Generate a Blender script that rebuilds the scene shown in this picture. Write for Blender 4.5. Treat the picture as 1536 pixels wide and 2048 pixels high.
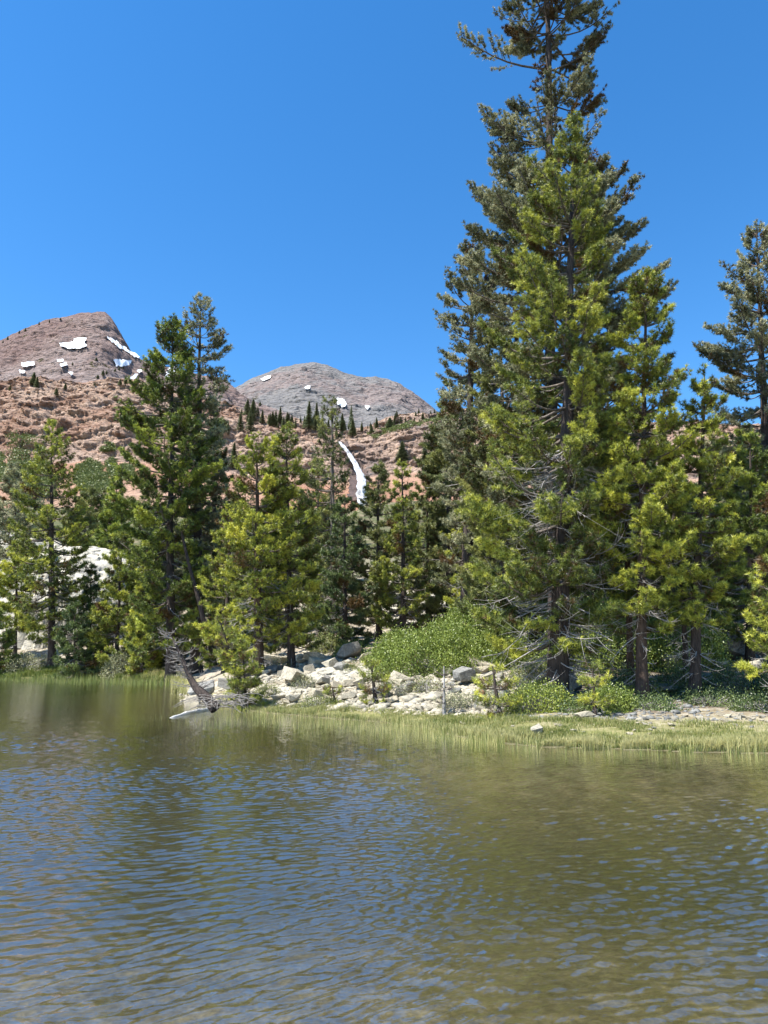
import bpy, math, random
import numpy as np
from math import radians as RAD

for o in list(bpy.data.objects):
    bpy.data.objects.remove(o, do_unlink=True)
SC = bpy.context.scene
COL = SC.collection

# ------------------------------------------------------------------ camera
EYE = 1.7
PITCH = 11.37
FPX = 1422.0            # focal length in pixels of the 1536x2048 frame
cam_d = bpy.data.cameras.new("camera")
cam = bpy.data.objects.new("camera", cam_d)
COL.objects.link(cam)
cam.location = (0, 0, EYE)
cam.rotation_euler = (RAD(90 + PITCH), 0, 0)
cam_d.sensor_fit = 'VERTICAL'
cam_d.sensor_height = 36
cam_d.lens = FPX / 2048 * 36
cam_d.clip_start = 0.05
cam_d.clip_end = 20000
SC.camera = cam

# ------------------------------------------------------------------ sky and sun
SUN_EL = 61.0
SUN_FROM = (-0.85, -0.50)          # horizontal direction towards the sun
az = math.atan2(SUN_FROM[0], SUN_FROM[1])     # clockwise from +Y
w = bpy.data.worlds.new("World"); SC.world = w; w.use_nodes = True
nt = w.node_tree; nt.nodes.clear()
sky = nt.nodes.new('ShaderNodeTexSky'); sky.sky_type = 'NISHITA'; sky.sun_disc = False
sky.sun_elevation = RAD(SUN_EL); sky.sun_rotation = az
sky.altitude = 2400; sky.air_density = 1.35; sky.dust_density = 0.35; sky.ozone_density = 3.2
bg = nt.nodes.new('ShaderNodeBackground'); bg.inputs['Strength'].default_value = 0.115
ow = nt.nodes.new('ShaderNodeOutputWorld')
hs = nt.nodes.new('ShaderNodeHueSaturation'); hs.inputs['Saturation'].default_value = 1.3
nt.links.new(sky.outputs[0], hs.inputs['Color']); nt.links.new(hs.outputs[0], bg.inputs[0]); nt.links.new(bg.outputs[0], ow.inputs[0])
sd = bpy.data.lights.new("sun", 'SUN'); sd.energy = 5.0; sd.angle = RAD(0.53); sd.color = (1, 0.955, 0.88)
sun = bpy.data.objects.new("sun", sd); COL.objects.link(sun)
from mathutils import Vector
ce = math.cos(RAD(SUN_EL))
hl = math.hypot(*SUN_FROM)
sv = Vector((SUN_FROM[0] / hl * ce, SUN_FROM[1] / hl * ce, math.sin(RAD(SUN_EL))))
sun.rotation_euler = sv.to_track_quat('Z', 'Y').to_euler()
SC.view_settings.view_transform = 'Standard'
SC.view_settings.look = 'None'
SC.view_settings.exposure = 1.16
SC.view_settings.gamma = 1
SC.render.engine = 'CYCLES'
SC.cycles.max_bounces = 8
SC.cycles.diffuse_bounces = 2
SC.cycles.glossy_bounces = 3
SC.cycles.transparent_max_bounces = 8
SC.cycles.transmission_bounces = 4

# ------------------------------------------------------------------ projection helpers
CP, SP = math.cos(RAD(PITCH)), math.sin(RAD(PITCH))

def ray(px, py):
    a = (px - 768) / FPX; b = (1024 - py) / FPX
    return a, CP - b * SP, SP + b * CP

def at(px, py, Y):
    dx, dy, dz = ray(px, py)
    s = Y / dy
    return dx * s, Y, EYE + dz * s

def on_water(px, py, z=0.0):
    dx, dy, dz = ray(px, py)
    s = (z - EYE) / dz
    return dx * s, dy * s

def project(X, Y, Z):
    zz = Z - EYE
    depth = Y * CP + zz * SP
    up = -Y * SP + zz * CP
    return 768 + FPX * X / depth, 1024 - FPX * up / depth

# ------------------------------------------------------------------ noise
_pr = np.random.RandomState(7)
_perm = _pr.permutation(256).astype(np.int64); _perm = np.concatenate([_perm, _perm, _perm])
_g = _pr.normal(size=(256, 3)); _g /= np.linalg.norm(_g, axis=1)[:, None]

def perlin(x, y, z):
    x = np.asarray(x, float); y = np.asarray(y, float) + 0 * x; z = np.asarray(z, float) + 0 * x
    xi = np.floor(x).astype(np.int64); yi = np.floor(y).astype(np.int64); zi = np.floor(z).astype(np.int64)
    xf = x - xi; yf = y - yi; zf = z - zi
    xi &= 255; yi &= 255; zi &= 255
    u = xf * xf * xf * (xf * (xf * 6 - 15) + 10); v = yf * yf * yf * (yf * (yf * 6 - 15) + 10); t = zf * zf * zf * (zf * (zf * 6 - 15) + 10)
    def gr(a, b, c):
        h = _perm[_perm[_perm[(xi + a) & 255] + ((yi + b) & 255)] + ((zi + c) & 255)]
        g = _g[h]
        return g[..., 0] * (xf - a) + g[..., 1] * (yf - b) + g[..., 2] * (zf - c)
    def lerp(a, b, k): return a + k * (b - a)
    x00 = lerp(gr(0, 0, 0), gr(1, 0, 0), u); x10 = lerp(gr(0, 1, 0), gr(1, 1, 0), u)
    x01 = lerp(gr(0, 0, 1), gr(1, 0, 1), u); x11 = lerp(gr(0, 1, 1), gr(1, 1, 1), u)
    return lerp(lerp(x00, x10, v), lerp(x01, x11, v), t) * 1.6

def fbm(x, y, z, octv=5, gain=0.5, lac=2.03, ridged=False):
    s = 0; a = 1.0; tot = 0
    for i in range(octv):
        n = perlin(x, y, z)
        if ridged: n = 1 - 2 * np.abs(n)
        s = s + a * n; tot += a; a *= gain
        x = x * lac + 13.7; y = y * lac + 5.1; z = z * lac + 9.2
    return s / tot

def sstep(a, b, x):
    t = np.clip((x - a) / (b - a), 0, 1); return t * t * (3 - 2 * t)

def inside(px, py, poly):
    c = np.zeros(px.shape, bool); n = len(poly)
    for i in range(n):
        x1, y1 = poly[i]; x2, y2 = poly[(i + 1) % n]
        if y1 == y2: continue
        k = ((y1 > py) != (y2 > py)) & (px < (x2 - x1) * (py - y1) / (y2 - y1) + x1)
        c ^= k
    return c

# ------------------------------------------------------------------ mesh helpers
def mesh_np(name, V, F, mat=None, smooth=False, attr=None, uv=None):
    """V (n,3), F (m,3|4) or list of such arrays."""
    Fs = [f for f in (F if isinstance(F, list) else [F]) if len(f)]
    me = bpy.data.meshes.new(name)
    V = np.asarray(V, np.float32)
    me.vertices.add(len(V)); me.vertices.foreach_set('co', V.ravel())
    loops = np.concatenate([np.asarray(f, np.int32).ravel() for f in Fs])
    sizes = np.concatenate([np.full(len(f), f.shape[1], np.int32) for f in Fs])
    starts = np.concatenate([[0], np.cumsum(sizes)[:-1]]).astype(np.int32)
    me.loops.add(len(loops)); me.loops.foreach_set('vertex_index', loops)
    me.polygons.add(len(sizes)); me.polygons.foreach_set('loop_start', starts); me.polygons.foreach_set('loop_total', sizes)
    me.update(calc_edges=True)
    if smooth: me.polygons.foreach_set('use_smooth', np.ones(len(sizes), bool))
    if attr is not None:
        for k, (dom, arr) in attr.items():
            a = me.attributes.new(k, 'FLOAT', dom); a.data.foreach_set('value', np.asarray(arr, np.float32))
    if mat: me.materials.append(mat)
    return me

def obj(name, me, parent=None, loc=(0, 0, 0), rot=(0, 0, 0), label=None, cat=None, group=None, kind=None):
    o = bpy.data.objects.new(name, me); COL.objects.link(o)
    o.location = loc; o.rotation_euler = rot
    if parent is not None: o.parent = parent
    if label: o['label'] = label
    if cat: o['category'] = cat
    if group: o['group'] = group
    if kind: o['kind'] = kind
    return o

def empty(name, loc, label, cat, group=None):
    o = obj(name, None, None, loc, label=label, cat=cat, group=group)
    o.empty_display_size = 0.3
    return o

def grid_faces(nr, nc):
    i = np.arange(nr - 1)[:, None] * nc + np.arange(nc - 1)[None, :]
    i = i.ravel()
    return np.stack([i, i + 1, i + nc + 1, i + nc], 1)

def tubes(P, R, sides=4, cap=False):
    """P (M,n,3) polylines, R (M,n) radii -> V, F"""
    P = np.asarray(P, float); R = np.asarray(R, float)
    M, n, _ = P.shape
    T = np.gradient(P, axis=1); T /= np.linalg.norm(T, axis=2, keepdims=True) + 1e-9
    ref = np.where(np.abs(T[..., 2:3]) > 0.9, np.array([1.0, 0, 0]), np.array([0, 0, 1.0]))
    A = np.cross(T, ref); A /= np.linalg.norm(A, axis=2, keepdims=True) + 1e-9
    B = np.cross(T, A)
    th = np.arange(sides) / sides * 2 * np.pi
    V = P[:, :, None, :] + R[:, :, None, None] * (A[:, :, None, :] * np.cos(th)[None, None, :, None] + B[:, :, None, :] * np.sin(th)[None, None, :, None])
    V = V.reshape(-1, 3)
    base = (np.arange(M)[:, None, None] * n + np.arange(n - 1)[None, :, None]) * sides
    k = np.arange(sides)[None, None, :]
    a = base + k; b = base + (k + 1) % sides
    F = np.stack([a, b, b + sides, a + sides], -1).reshape(-1, 4)
    return V, F

def merge(parts):
    Vs, Fs, off = [], [], 0
    for V, F in parts:
        if len(V) == 0: continue
        Vs.append(V); Fs.append(np.asarray(F) + off); off += len(V)
    return np.concatenate(Vs), Fs

# ------------------------------------------------------------------ materials
def newmat(name):
    m = bpy.data.materials.new(name); m.use_nodes = True
    t = m.node_tree; t.nodes.clear()
    out = t.nodes.new('ShaderNodeOutputMaterial')
    return m, t, out

def N(t, typ, **kw):
    n = t.nodes.new(typ)
    for k, v in kw.items():
        if k.startswith('_'): setattr(n, k[1:], v)
        else:
            n.inputs[k.replace('__', ' ')].default_value = v
    return n

def ramp(t, fac, stops, interp='LINEAR'):
    r = t.nodes.new('ShaderNodeValToRGB'); r.color_ramp.interpolation = interp
    el = r.color_ramp.elements
    while len(el) > 1: el.remove(el[-1])
    el[0].position = stops[0][0]; el[0].color = (*stops[0][1], 1)
    for p, c in stops[1:]:
        e = el.new(p); e.color = (*c, 1)
    t.links.new(fac, r.inputs[0]); return r.outputs[0]

def noise(t, scale, detail=5, rough=0.55, vec=None, dist=0.0):
    n = t.nodes.new('ShaderNodeTexNoise'); n.inputs['Scale'].default_value = scale
    n.inputs['Detail'].default_value = detail; n.inputs['Roughness'].default_value = rough
    n.inputs['Distortion'].default_value = dist
    if vec is not None: t.links.new(vec, n.inputs['Vector'])
    return n.outputs[0]

def coords(t, kind='Object', scale=None):
    c = t.nodes.new('ShaderNodeTexCoord'); o = c.outputs[kind]
    if scale:
        m = t.nodes.new('ShaderNodeMapping'); m.inputs['Scale'].default_value = scale
        t.links.new(o, m.inputs[0]); o = m.outputs[0]
    return o

def mix(t, fac, a, b, blend='MIX'):
    m = t.nodes.new('ShaderNodeMix'); m.data_type = 'RGBA'; m.blend_type = blend
    for s, v in ((0, fac), (6, a), (7, b)):
        if hasattr(v, 'is_output') or isinstance(v, bpy.types.NodeSocket): t.links.new(v, m.inputs[s])
        else: m.inputs[s].default_value = v if s == 0 else (*v, 1)
    return m.outputs[2]

def mth(t, op, a, b=0.0, clamp=False):
    m = t.nodes.new('ShaderNodeMath'); m.operation = op; m.use_clamp = clamp
    for s, v in ((0, a), (1, b)):
        if isinstance(v, bpy.types.NodeSocket): t.links.new(v, m.inputs[s])
        else: m.inputs[s].default_value = v
    return m.outputs[0]

def bumpn(t, h, strength, dist):
    b = t.nodes.new('ShaderNodeBump'); b.inputs['Strength'].default_value = strength; b.inputs['Distance'].default_value = dist
    t.links.new(h, b.inputs['Height']); return b.outputs[0]

def pbsdf(t, out, col, rough=0.9, nrm=None, spec=0.2):
    p = t.nodes.new('ShaderNodeBsdfPrincipled'); p.inputs['Roughness'].default_value = rough
    p.inputs['Specular IOR Level'].default_value = spec
    if isinstance(col, bpy.types.NodeSocket): t.links.new(col, p.inputs['Base Color'])
    else: p.inputs['Base Color'].default_value = (*col, 1)
    if nrm is not None: t.links.new(nrm, p.inputs['Normal'])
    t.links.new(p.outputs[0], out.inputs[0]); return p

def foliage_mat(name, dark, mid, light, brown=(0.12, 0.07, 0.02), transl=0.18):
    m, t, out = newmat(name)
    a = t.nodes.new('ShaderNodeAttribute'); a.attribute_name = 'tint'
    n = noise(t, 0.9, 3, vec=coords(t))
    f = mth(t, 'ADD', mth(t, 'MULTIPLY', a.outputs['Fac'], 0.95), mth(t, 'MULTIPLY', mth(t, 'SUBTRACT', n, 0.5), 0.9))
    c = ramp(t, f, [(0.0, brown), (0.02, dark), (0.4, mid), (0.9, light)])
    d = t.nodes.new('ShaderNodeBsdfDiffuse'); tr = t.nodes.new('ShaderNodeBsdfTranslucent')
    t.links.new(c, d.inputs[0]); t.links.new(c, tr.inputs[0])
    g = t.nodes.new('ShaderNodeBsdfGlossy'); g.inputs['Roughness'].default_value = 0.45; g.inputs[0].default_value = (1, 1, 1, 1)
    s = t.nodes.new('ShaderNodeMixShader'); s.inputs[0].default_value = transl
    t.links.new(d.outputs[0], s.inputs[1]); t.links.new(tr.outputs[0], s.inputs[2])
    s2 = t.nodes.new('ShaderNodeMixShader'); s2.inputs[0].default_value = 0.035
    t.links.new(s.outputs[0], s2.inputs[1]); t.links.new(g.outputs[0], s2.inputs[2])
    t.links.new(s2.outputs[0], out.inputs[0]); return m

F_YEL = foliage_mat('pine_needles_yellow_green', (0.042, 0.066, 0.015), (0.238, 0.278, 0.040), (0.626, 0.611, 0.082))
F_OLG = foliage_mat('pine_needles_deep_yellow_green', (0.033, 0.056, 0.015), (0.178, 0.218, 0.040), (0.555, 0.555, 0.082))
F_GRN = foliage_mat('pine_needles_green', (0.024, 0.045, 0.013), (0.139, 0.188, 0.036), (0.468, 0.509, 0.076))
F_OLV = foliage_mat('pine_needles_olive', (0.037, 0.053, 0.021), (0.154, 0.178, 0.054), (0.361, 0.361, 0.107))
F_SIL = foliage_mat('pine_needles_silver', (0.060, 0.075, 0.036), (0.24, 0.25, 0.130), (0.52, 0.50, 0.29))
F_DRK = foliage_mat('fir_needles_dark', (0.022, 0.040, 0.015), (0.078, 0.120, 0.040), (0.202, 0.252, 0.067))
F_SHR = foliage_mat('manzanita_leaves', (0.054, 0.086, 0.016), (0.145, 0.196, 0.031), (0.297, 0.351, 0.070))
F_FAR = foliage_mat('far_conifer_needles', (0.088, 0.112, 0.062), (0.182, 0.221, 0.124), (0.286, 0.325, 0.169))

def bark_mat(name, a, b):
    m, t, out = newmat(name)
    v = coords(t, 'Object', (9, 9, 1.6))
    n = noise(t, 1.6, 6, 0.65, v, 0.4)
    c = ramp(t, n, [(0.3, a), (0.7, b)])
    pbsdf(t, out, c, 0.95, bumpn(t, n, 1.0, 0.06)); return m
BARK = bark_mat('bark_grey_brown', (0.022, 0.017, 0.015), (0.10, 0.078, 0.066))
BARK_RED = bark_mat('bark_red_brown', (0.03, 0.02, 0.016), (0.14, 0.095, 0.07))
DEAD = bark_mat('dead_grey_wood', (0.20, 0.18, 0.165), (0.50, 0.47, 0.44))
SNAGW = bark_mat('weathered_snag_wood', (0.12, 0.11, 0.10), (0.36, 0.33, 0.30))
TWIG = bark_mat('twig_wood', (0.07, 0.055, 0.045), (0.22, 0.19, 0.165))

def granite(name, base=(0.50, 0.46, 0.36), dark=(0.22, 0.21, 0.18), warm=(0.60, 0.49, 0.32), sc=1.0):
    m, t, out = newmat(name)
    ob = coords(t)
    ge = t.nodes.new('ShaderNodeObjectInfo')
    n1 = noise(t, 1.4 * sc, 5, 0.6, ob); n2 = noise(t, 6.0 * sc, 6, 0.7, ob); n3 = noise(t, 40 * sc, 3, 0.7, ob)
    c = ramp(t, n1, [(0.35, base), (0.62, tuple(0.72 * x for x in base)), (0.75, warm)])
    c = mix(t, ramp(t, n2, [(0.47, (0, 0, 0)), (0.62, (1, 1, 1))]), c, dark)
    c = mix(t, mth(t, 'MULTIPLY', ge.outputs['Random'], 0.4), c, warm)
    c = mix(t, 0.35, c, ramp(t, n3, [(0.3, (0.55, 0.55, 0.55)), (0.7, (1, 1, 1))]), 'MULTIPLY')
    h = mth(t, 'ADD', n2, mth(t, 'MULTIPLY', n3, 0.3))
    pbsdf(t, out, c, 0.9, bumpn(t, h, 0.7, 0.06 / sc)); return m
GRAN = granite('granite_pale')
GRAN_G = granite('granite_grey', (0.30, 0.30, 0.28), (0.12, 0.12, 0.115), (0.34, 0.29, 0.22))
GRAN_R = granite('rock_rusty', (0.42, 0.20, 0.10), (0.2, 0.10, 0.06), (0.5, 0.28, 0.14))

def dist_mat(name, stops, sc, veg=None, bs=1.0, bd=10.0, talus=None):
    """mountain rock: colours in metres-scale noise, fissures, optional low scrub speckle"""
    m, t, out = newmat(name)
    ob = coords(t)
    sq = coords(t, 'Object', (1, 1, 2.6))
    n1 = noise(t, 0.004 * sc, 6, 0.6, ob); n2 = noise(t, 0.03 * sc, 8, 0.7, sq, 0.6); n3 = noise(t, 0.15 * sc, 6, 0.7, sq)
    f = mth(t, 'ADD', mth(t, 'MULTIPLY', n1, 0.65), mth(t, 'MULTIPLY', n2, 0.35))
    c = ramp(t, f, stops)
    c = mix(t, 0.8, c, ramp(t, n3, [(0.32, (0.45, 0.43, 0.42)), (0.5, (0.9, 0.9, 0.9)), (0.72, (1.25, 1.2, 1.15))]), 'MULTIPLY')
    vo = t.nodes.new('ShaderNodeTexVoronoi'); vo.feature = 'DISTANCE_TO_EDGE'; vo.inputs['Scale'].default_value = 0.05 * sc
    t.links.new(sq, vo.inputs['Vector'])
    if talus:
        at_ = t.nodes.new('ShaderNodeAttribute'); at_.attribute_name = 'crag'
        n4 = noise(t, 0.45 * sc, 4, 0.8, ob)
        tc = mix(t, 0.7, ramp(t, n1, [(0.4, talus[0]), (0.6, talus[1])]), ramp(t, n4, [(0.35, (0.6, 0.58, 0.55)), (0.65, (1.2, 1.2, 1.2))]), 'MULTIPLY')
        c = mix(t, ramp(t, at_.outputs['Fac'], [(0.3, (0, 0, 0)), (0.6, (1, 1, 1))]), tc, c)
    if veg:
        g = t.nodes.new('ShaderNodeNewGeometry')
        nv = noise(t, 0.022 * sc, 7, 0.75, ob)
        fv = ramp(t, nv, [(veg[1], (0, 0, 0)), (veg[1] + 0.025, (1, 1, 1))])
        c = mix(t, fv, c, veg[0])
    h = mth(t, 'ADD', mth(t, 'MULTIPLY', n2, 1.0), mth(t, 'MULTIPLY', n3, 0.8))
    h = mth(t, 'ADD', h, mth(t, 'MULTIPLY', mth(t, 'MINIMUM', vo.outputs[0], 0.12), 2.0))
    pbsdf(t, out, c, 1.0, bumpn(t, h, bs, bd), 0.0); return m

M_PEAK = dist_mat('red_peak_rock', [(0.34, (0.205, 0.142, 0.130)), (0.46, (0.255, 0.195, 0.178)), (0.55, (0.30, 0.25, 0.235)), (0.68, (0.36, 0.285, 0.25))], 0.5, ((0.075, 0.07, 0.04), 0.62), 0.8, 16)
M_MID = dist_mat('grey_peak_rock', [(0.36, (0.17, 0.168, 0.168)), (0.5, (0.225, 0.218, 0.215)), (0.58, (0.245, 0.20, 0.19)), (0.68, (0.29, 0.27, 0.255))], 0.35, ((0.12, 0.11, 0.085), 0.67), 0.8, 22)
M_CLIFF = dist_mat('red_cliff_rock', [(0.36, (0.15, 0.11, 0.095)), (0.43, (0.36, 0.225, 0.165)), (0.50, (0.52, 0.385, 0.30)), (0.56, (0.33, 0.235, 0.19)), (0.62, (0.25, 0.225, 0.21)), (0.70, (0.62, 0.52, 0.43))], 1.6, ((0.08, 0.09, 0.04), 0.655), 1.0, 5, talus=((0.45, 0.25, 0.17), (0.52, 0.345, 0.25)))

# ------------------------------------------------------------------ lake shore and near ground
SHORE_PX = [(-900, 1352), (-400, 1354), (0, 1357), (180, 1358), (300, 1361), (345, 1368), (360, 1390), (372, 1405), (420, 1413), (480, 1419), (600, 1431),
            (720, 1442), (850, 1458), (950, 1479), (1040, 1492), (1150, 1501), (1300, 1505), (1536, 1510), (1900, 1522), (2800, 1560)]
SH = np.array([on_water(*p) for p in SHORE_PX])
LAND = [tuple(p) for p in SH] + [(900, 12), (900, 900), (-900, 900), (-900, SH[0][1])]

def shore_dist(X, Y):
    """signed distance to the shore, positive on land"""
    d = np.full(X.shape, 1e9)
    for i in range(len(SH) - 1):
        a = SH[i]; b = SH[i + 1]; ab = b - a
        t = np.clip(((X - a[0]) * ab[0] + (Y - a[1]) * ab[1]) / (ab @ ab), 0, 1)
        d = np.minimum(d, np.hypot(X - a[0] - t * ab[0], Y - a[1] - t * ab[1]))
    return np.where(inside(X, Y, LAND), d, -d)

ZB = np.array([(8, .5), (20, 1.17), (28, 2.2), (35, 3.7), (55, 5.6), (80, 12.0), (150, 30), (300, 68), (420, 92), (520, 110)])

def ground_z(X, Y, detail=True):
    X = np.asarray(X, float); Y = np.asarray(Y, float)
    wob = 0.5 * perlin(X * 0.35, Y * 0.35, 0 * X + 3.1) + 0.25 * perlin(X * 1.3, Y * 1.3, 0 * X + 1.1)
    d = shore_dist(X, Y) + wob * 0.8
    K = 8 + 14 * sstep(-7, -13, X)
    zb = np.interp(Y, ZB[:, 0], ZB[:, 1])
    dp = np.maximum(d, 0)
    z = zb * dp / (dp + K) * sstep(-0.3, 1.5, dp)
    z = z + 0.03 * sstep(0, .4, dp)
    if detail:
        a = sstep(1.5, 6, dp)
        z = z + a * (0.16 * fbm(X * .45, Y * .45, 0 * X, 4) + 0.07 * fbm(X * 2.2, Y * 2.2, 0 * X + 4, 4)) + 0.02 * fbm(X * 3, Y * 3, 0 * X + 8, 3)
        z = z + sstep(40, 120, Y) * dp / (dp + 30) * 3.5 * fbm(X * .03, Y * .03, 0 * X + 2, 4)
    dn = np.maximum(-d, 0)
    bed = -0.21 * np.minimum(dn, 2) - 0.055 * np.clip(dn - 2, 0, 9) - 0.09
    # the near bank shelves up again towards the viewer
    bed = np.maximum(bed, -0.20 - 0.065 * np.maximum(Y, 0))
    bed = bed + 0.035 * fbm(X * 1.7, Y * 1.7, 0 * X + 5, 4)
    return np.where(d > 0, z, bed)

_LX = np.arange(-52, 52.01, .14); _LY = np.arange(8, 100.01, .14)
_LZ = ground_z(*np.meshgrid(_LX, _LY, indexing='ij'))
def ground_q(X, Y):
    """quick bilinear look-up of ground_z near the lake"""
    fx = np.clip((np.asarray(X, float) - _LX[0]) / .14, 0, len(_LX) - 1.001); fy = np.clip((np.asarray(Y, float) - _LY[0]) / .14, 0, len(_LY) - 1.001)
    i = fx.astype(int); j = fy.astype(int); a = fx - i; b = fy - j
    return (_LZ[i, j] * (1 - a) + _LZ[i + 1, j] * a) * (1 - b) + (_LZ[i, j + 1] * (1 - a) + _LZ[i + 1, j + 1] * a) * b

def gz(x, y):
    if abs(x) < 51 and 8 < y < 99: return float(ground_q(x, y))
    return float(ground_z(np.array([x]), np.array([y]))[0])

m, t, out = newmat('lake_shore_soil')
ob = coords(t)
geo = t.nodes.new('ShaderNodeNewGeometry'); sx = t.nodes.new('ShaderNodeSeparateXYZ'); t.links.new(geo.outputs['Position'], sx.inputs[0])
n1 = noise(t, 0.35, 6, 0.6, ob); n2 = noise(t, 3.0, 6, 0.7, ob); n3 = noise(t, 22, 4, 0.7, ob)
land = ramp(t, n1, [(0.35, (0.30, 0.25, 0.18)), (0.5, (0.21, 0.16, 0.11)), (0.65, (0.12, 0.10, 0.055))])
land = mix(t, ramp(t, n2, [(0.42, (0, 0, 0)), (0.6, (1, 1, 1))]), land, (0.38, 0.34, 0.27))
wetf = ramp(t, sx.outputs[2], [(0.03, (1, 1, 1)), (0.09, (0, 0, 0))])
mead = ramp(t, n2, [(0.35, (0.14, 0.15, 0.045)), (0.65, (0.26, 0.23, 0.11))])
land = mix(t, ramp(t, sx.outputs[2], [(0.16, (1, 1, 1)), (0.42, (0, 0, 0))]), land, mead)
duff_shade = mth(t, 'MULTIPLY', ramp(t, mth(t, 'MULTIPLY', sx.outputs[0], 0.1), [(0.28, (0, 0, 0)), (0.42, (1, 1, 1))]), ramp(t, sx.outputs[2], [(0.35, (0, 0, 0)), (0.45, (1, 1, 1))]))
duff_shade = mth(t, 'MULTIPLY', duff_shade, ramp(t, n2, [(0.3, (1, 1, 1)), (0.7, (0.35, 0.35, 0.35))]))
land = mix(t, duff_shade, land, (0.07, 0.052, 0.036))  # needle duff plus tree shade, both put into the soil colour
land = mix(t, wetf, land, (0.07, 0.065, 0.03))
fmz = mth(t, 'MULTIPLY', mth(t, 'SUBTRACT', sx.outputs[1], 70), 0.02, True)
land = mix(t, fmz, land, ramp(t, n1, [(0.4, (0.06, 0.075, 0.028)), (0.55, (0.12, 0.11, 0.06)), (0.68, (0.25, 0.19, 0.13))]))
bedc = ramp(t, n2, [(0.3, (0.10, 0.085, 0.045)), (0.5, (0.19, 0.165, 0.10)), (0.7, (0.32, 0.28, 0.19))])
bedc = mix(t, ramp(t, mth(t, 'MULTIPLY', sx.outputs[2], -1.0), [(0.44, (0, 0, 0)), (0.68, (1, 1, 1))]), bedc, (0.082, 0.078, 0.040))  # deeper bed coloured darker in place of light absorbed by the water
bedc = mix(t, 0.6, bedc, ramp(t, n3, [(0.35, (0.4, 0.4, 0.4)), (0.65, (1.2, 1.2, 1.2))]), 'MULTIPLY')
c = mix(t, ramp(t, mth(t, 'ADD', sx.outputs[2], 0.5), [(0.49, (1, 1, 1)), (0.52, (0, 0, 0))]), land, bedc)
h = mth(t, 'ADD', n2, mth(t, 'MULTIPLY', n3, 0.3))
pbsdf(t, out, c, 0.95, bumpn(t, h, 0.8, 0.05), 0.1)
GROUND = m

def make_ground():
    nr, nc = 760, 620
    Y = np.concatenate([np.linspace(-30, 0.3, 12), np.geomspace(0.5, 60, 520), np.geomspace(60.5, 560, nr - 532)])
    u = np.linspace(-1.35, 1.35, nc)
    YY, U = np.meshgrid(Y, u, indexing='ij')
    XX = U * (np.abs(YY) + 3.0)
    ZZ = ground_z(XX, YY)
    V = np.stack([XX, YY, ZZ], -1).reshape(-1, 3)
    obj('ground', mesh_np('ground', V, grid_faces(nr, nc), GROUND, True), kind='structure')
make_ground()

# ------------------------------------------------------------------ water
m, t, out = newmat('lake_water')
lp = coords(t)
tr = t.nodes.new('ShaderNodeBsdfTransparent'); tr.inputs[0].default_value = (0.79, 0.775, 0.68, 1)
gl = t.nodes.new('ShaderNodeBsdfGlossy'); gl.inputs['Roughness'].default_value = 0.07; gl.inputs[0].default_value = (1, 1, 1, 1)
fr = t.nodes.new('ShaderNodeLayerWeight')
nb = noise(t, 11.0, 4, 0.6, coords(t, 'Object', (0.5, 1.5, 1)), 0.6)
nn = bumpn(t, nb, 0.28, 0.02)
t.links.new(nn, gl.inputs['Normal']); t.links.new(nn, fr.inputs['Normal'])
ms = t.nodes.new('ShaderNodeMixShader')
fres = mth(t, 'ADD', mth(t, 'MULTIPLY', mth(t, 'POWER', fr.outputs['Facing'], 1.9), 0.92), 0.03, True)
t.links.new(fres, ms.inputs[0])
t.links.new(tr.outputs[0], ms.inputs[1]); t.links.new(gl.outputs[0], ms.inputs[2]); t.links.new(ms.outputs[0], out.inputs[0])
WATER = m

def make_water():
    rng = np.random.RandomState(3)
    nr, nc = 1650, 980
    Y = np.concatenate([np.linspace(-30, 1.0, 10), np.geomspace(1.2, 62, nr - 10)])
    u = np.linspace(-.8, .8, nc)
    YY, U = np.meshgrid(Y, u, indexing='ij'); XX = U * (np.abs(YY) + 3.0)
    cell = .0025 * np.abs(YY[:, :1])
    wx = XX + 0.55 * perlin(XX * .28, YY * .28, 0 * XX + 1); wy = YY + 0.55 * perlin(XX * .28, YY * .28, 0 * XX + 7)
    H = 0 * XX
    for i in range(80):
        lam = 0.055 * (5.5 ** rng.rand()); k = 2 * np.pi / lam
        dirn = RAD(90 + 20) + rng.normal() * (0.28 if i % 5 else 0.7)       # travelling direction, crests rise to the right
        # slope spectrum peaked at 0.22 m
        s = 0.063 * math.exp(-(math.log(lam / 0.112) / 0.5) ** 2)
        ph = rng.rand() * 6.28
        th_ = k * (wx * math.cos(dirn) + wy * math.sin(dirn)) + ph
        H += (1 - sstep(.25 * lam, .55 * lam, cell)) * s / k * (np.cos(th_) + .22 * np.cos(2 * th_))
    gust = 0.75 + 0.55 * fbm(XX * .22, YY * .22 * 1.6, 0 * XX + 11, 3)
    calm = 1 - 0.95 * sstep(14, 30, YY)
    sd_ = -shore_dist(XX, YY)
    calm2 = 0.25 + 0.75 * sstep(-1.0, 6.0, sd_)
    H *= gust * calm * calm2 * 1.1
    V = np.stack([XX, YY, H], -1).reshape(-1, 3)
    F = grid_faces(nr, nc)
    keep = (sd_ > -3.0).ravel()
    F = F[keep[F].any(1)]
    obj('water', mesh_np('water', V, F, WATER, True), kind='structure')
make_water()

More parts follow.
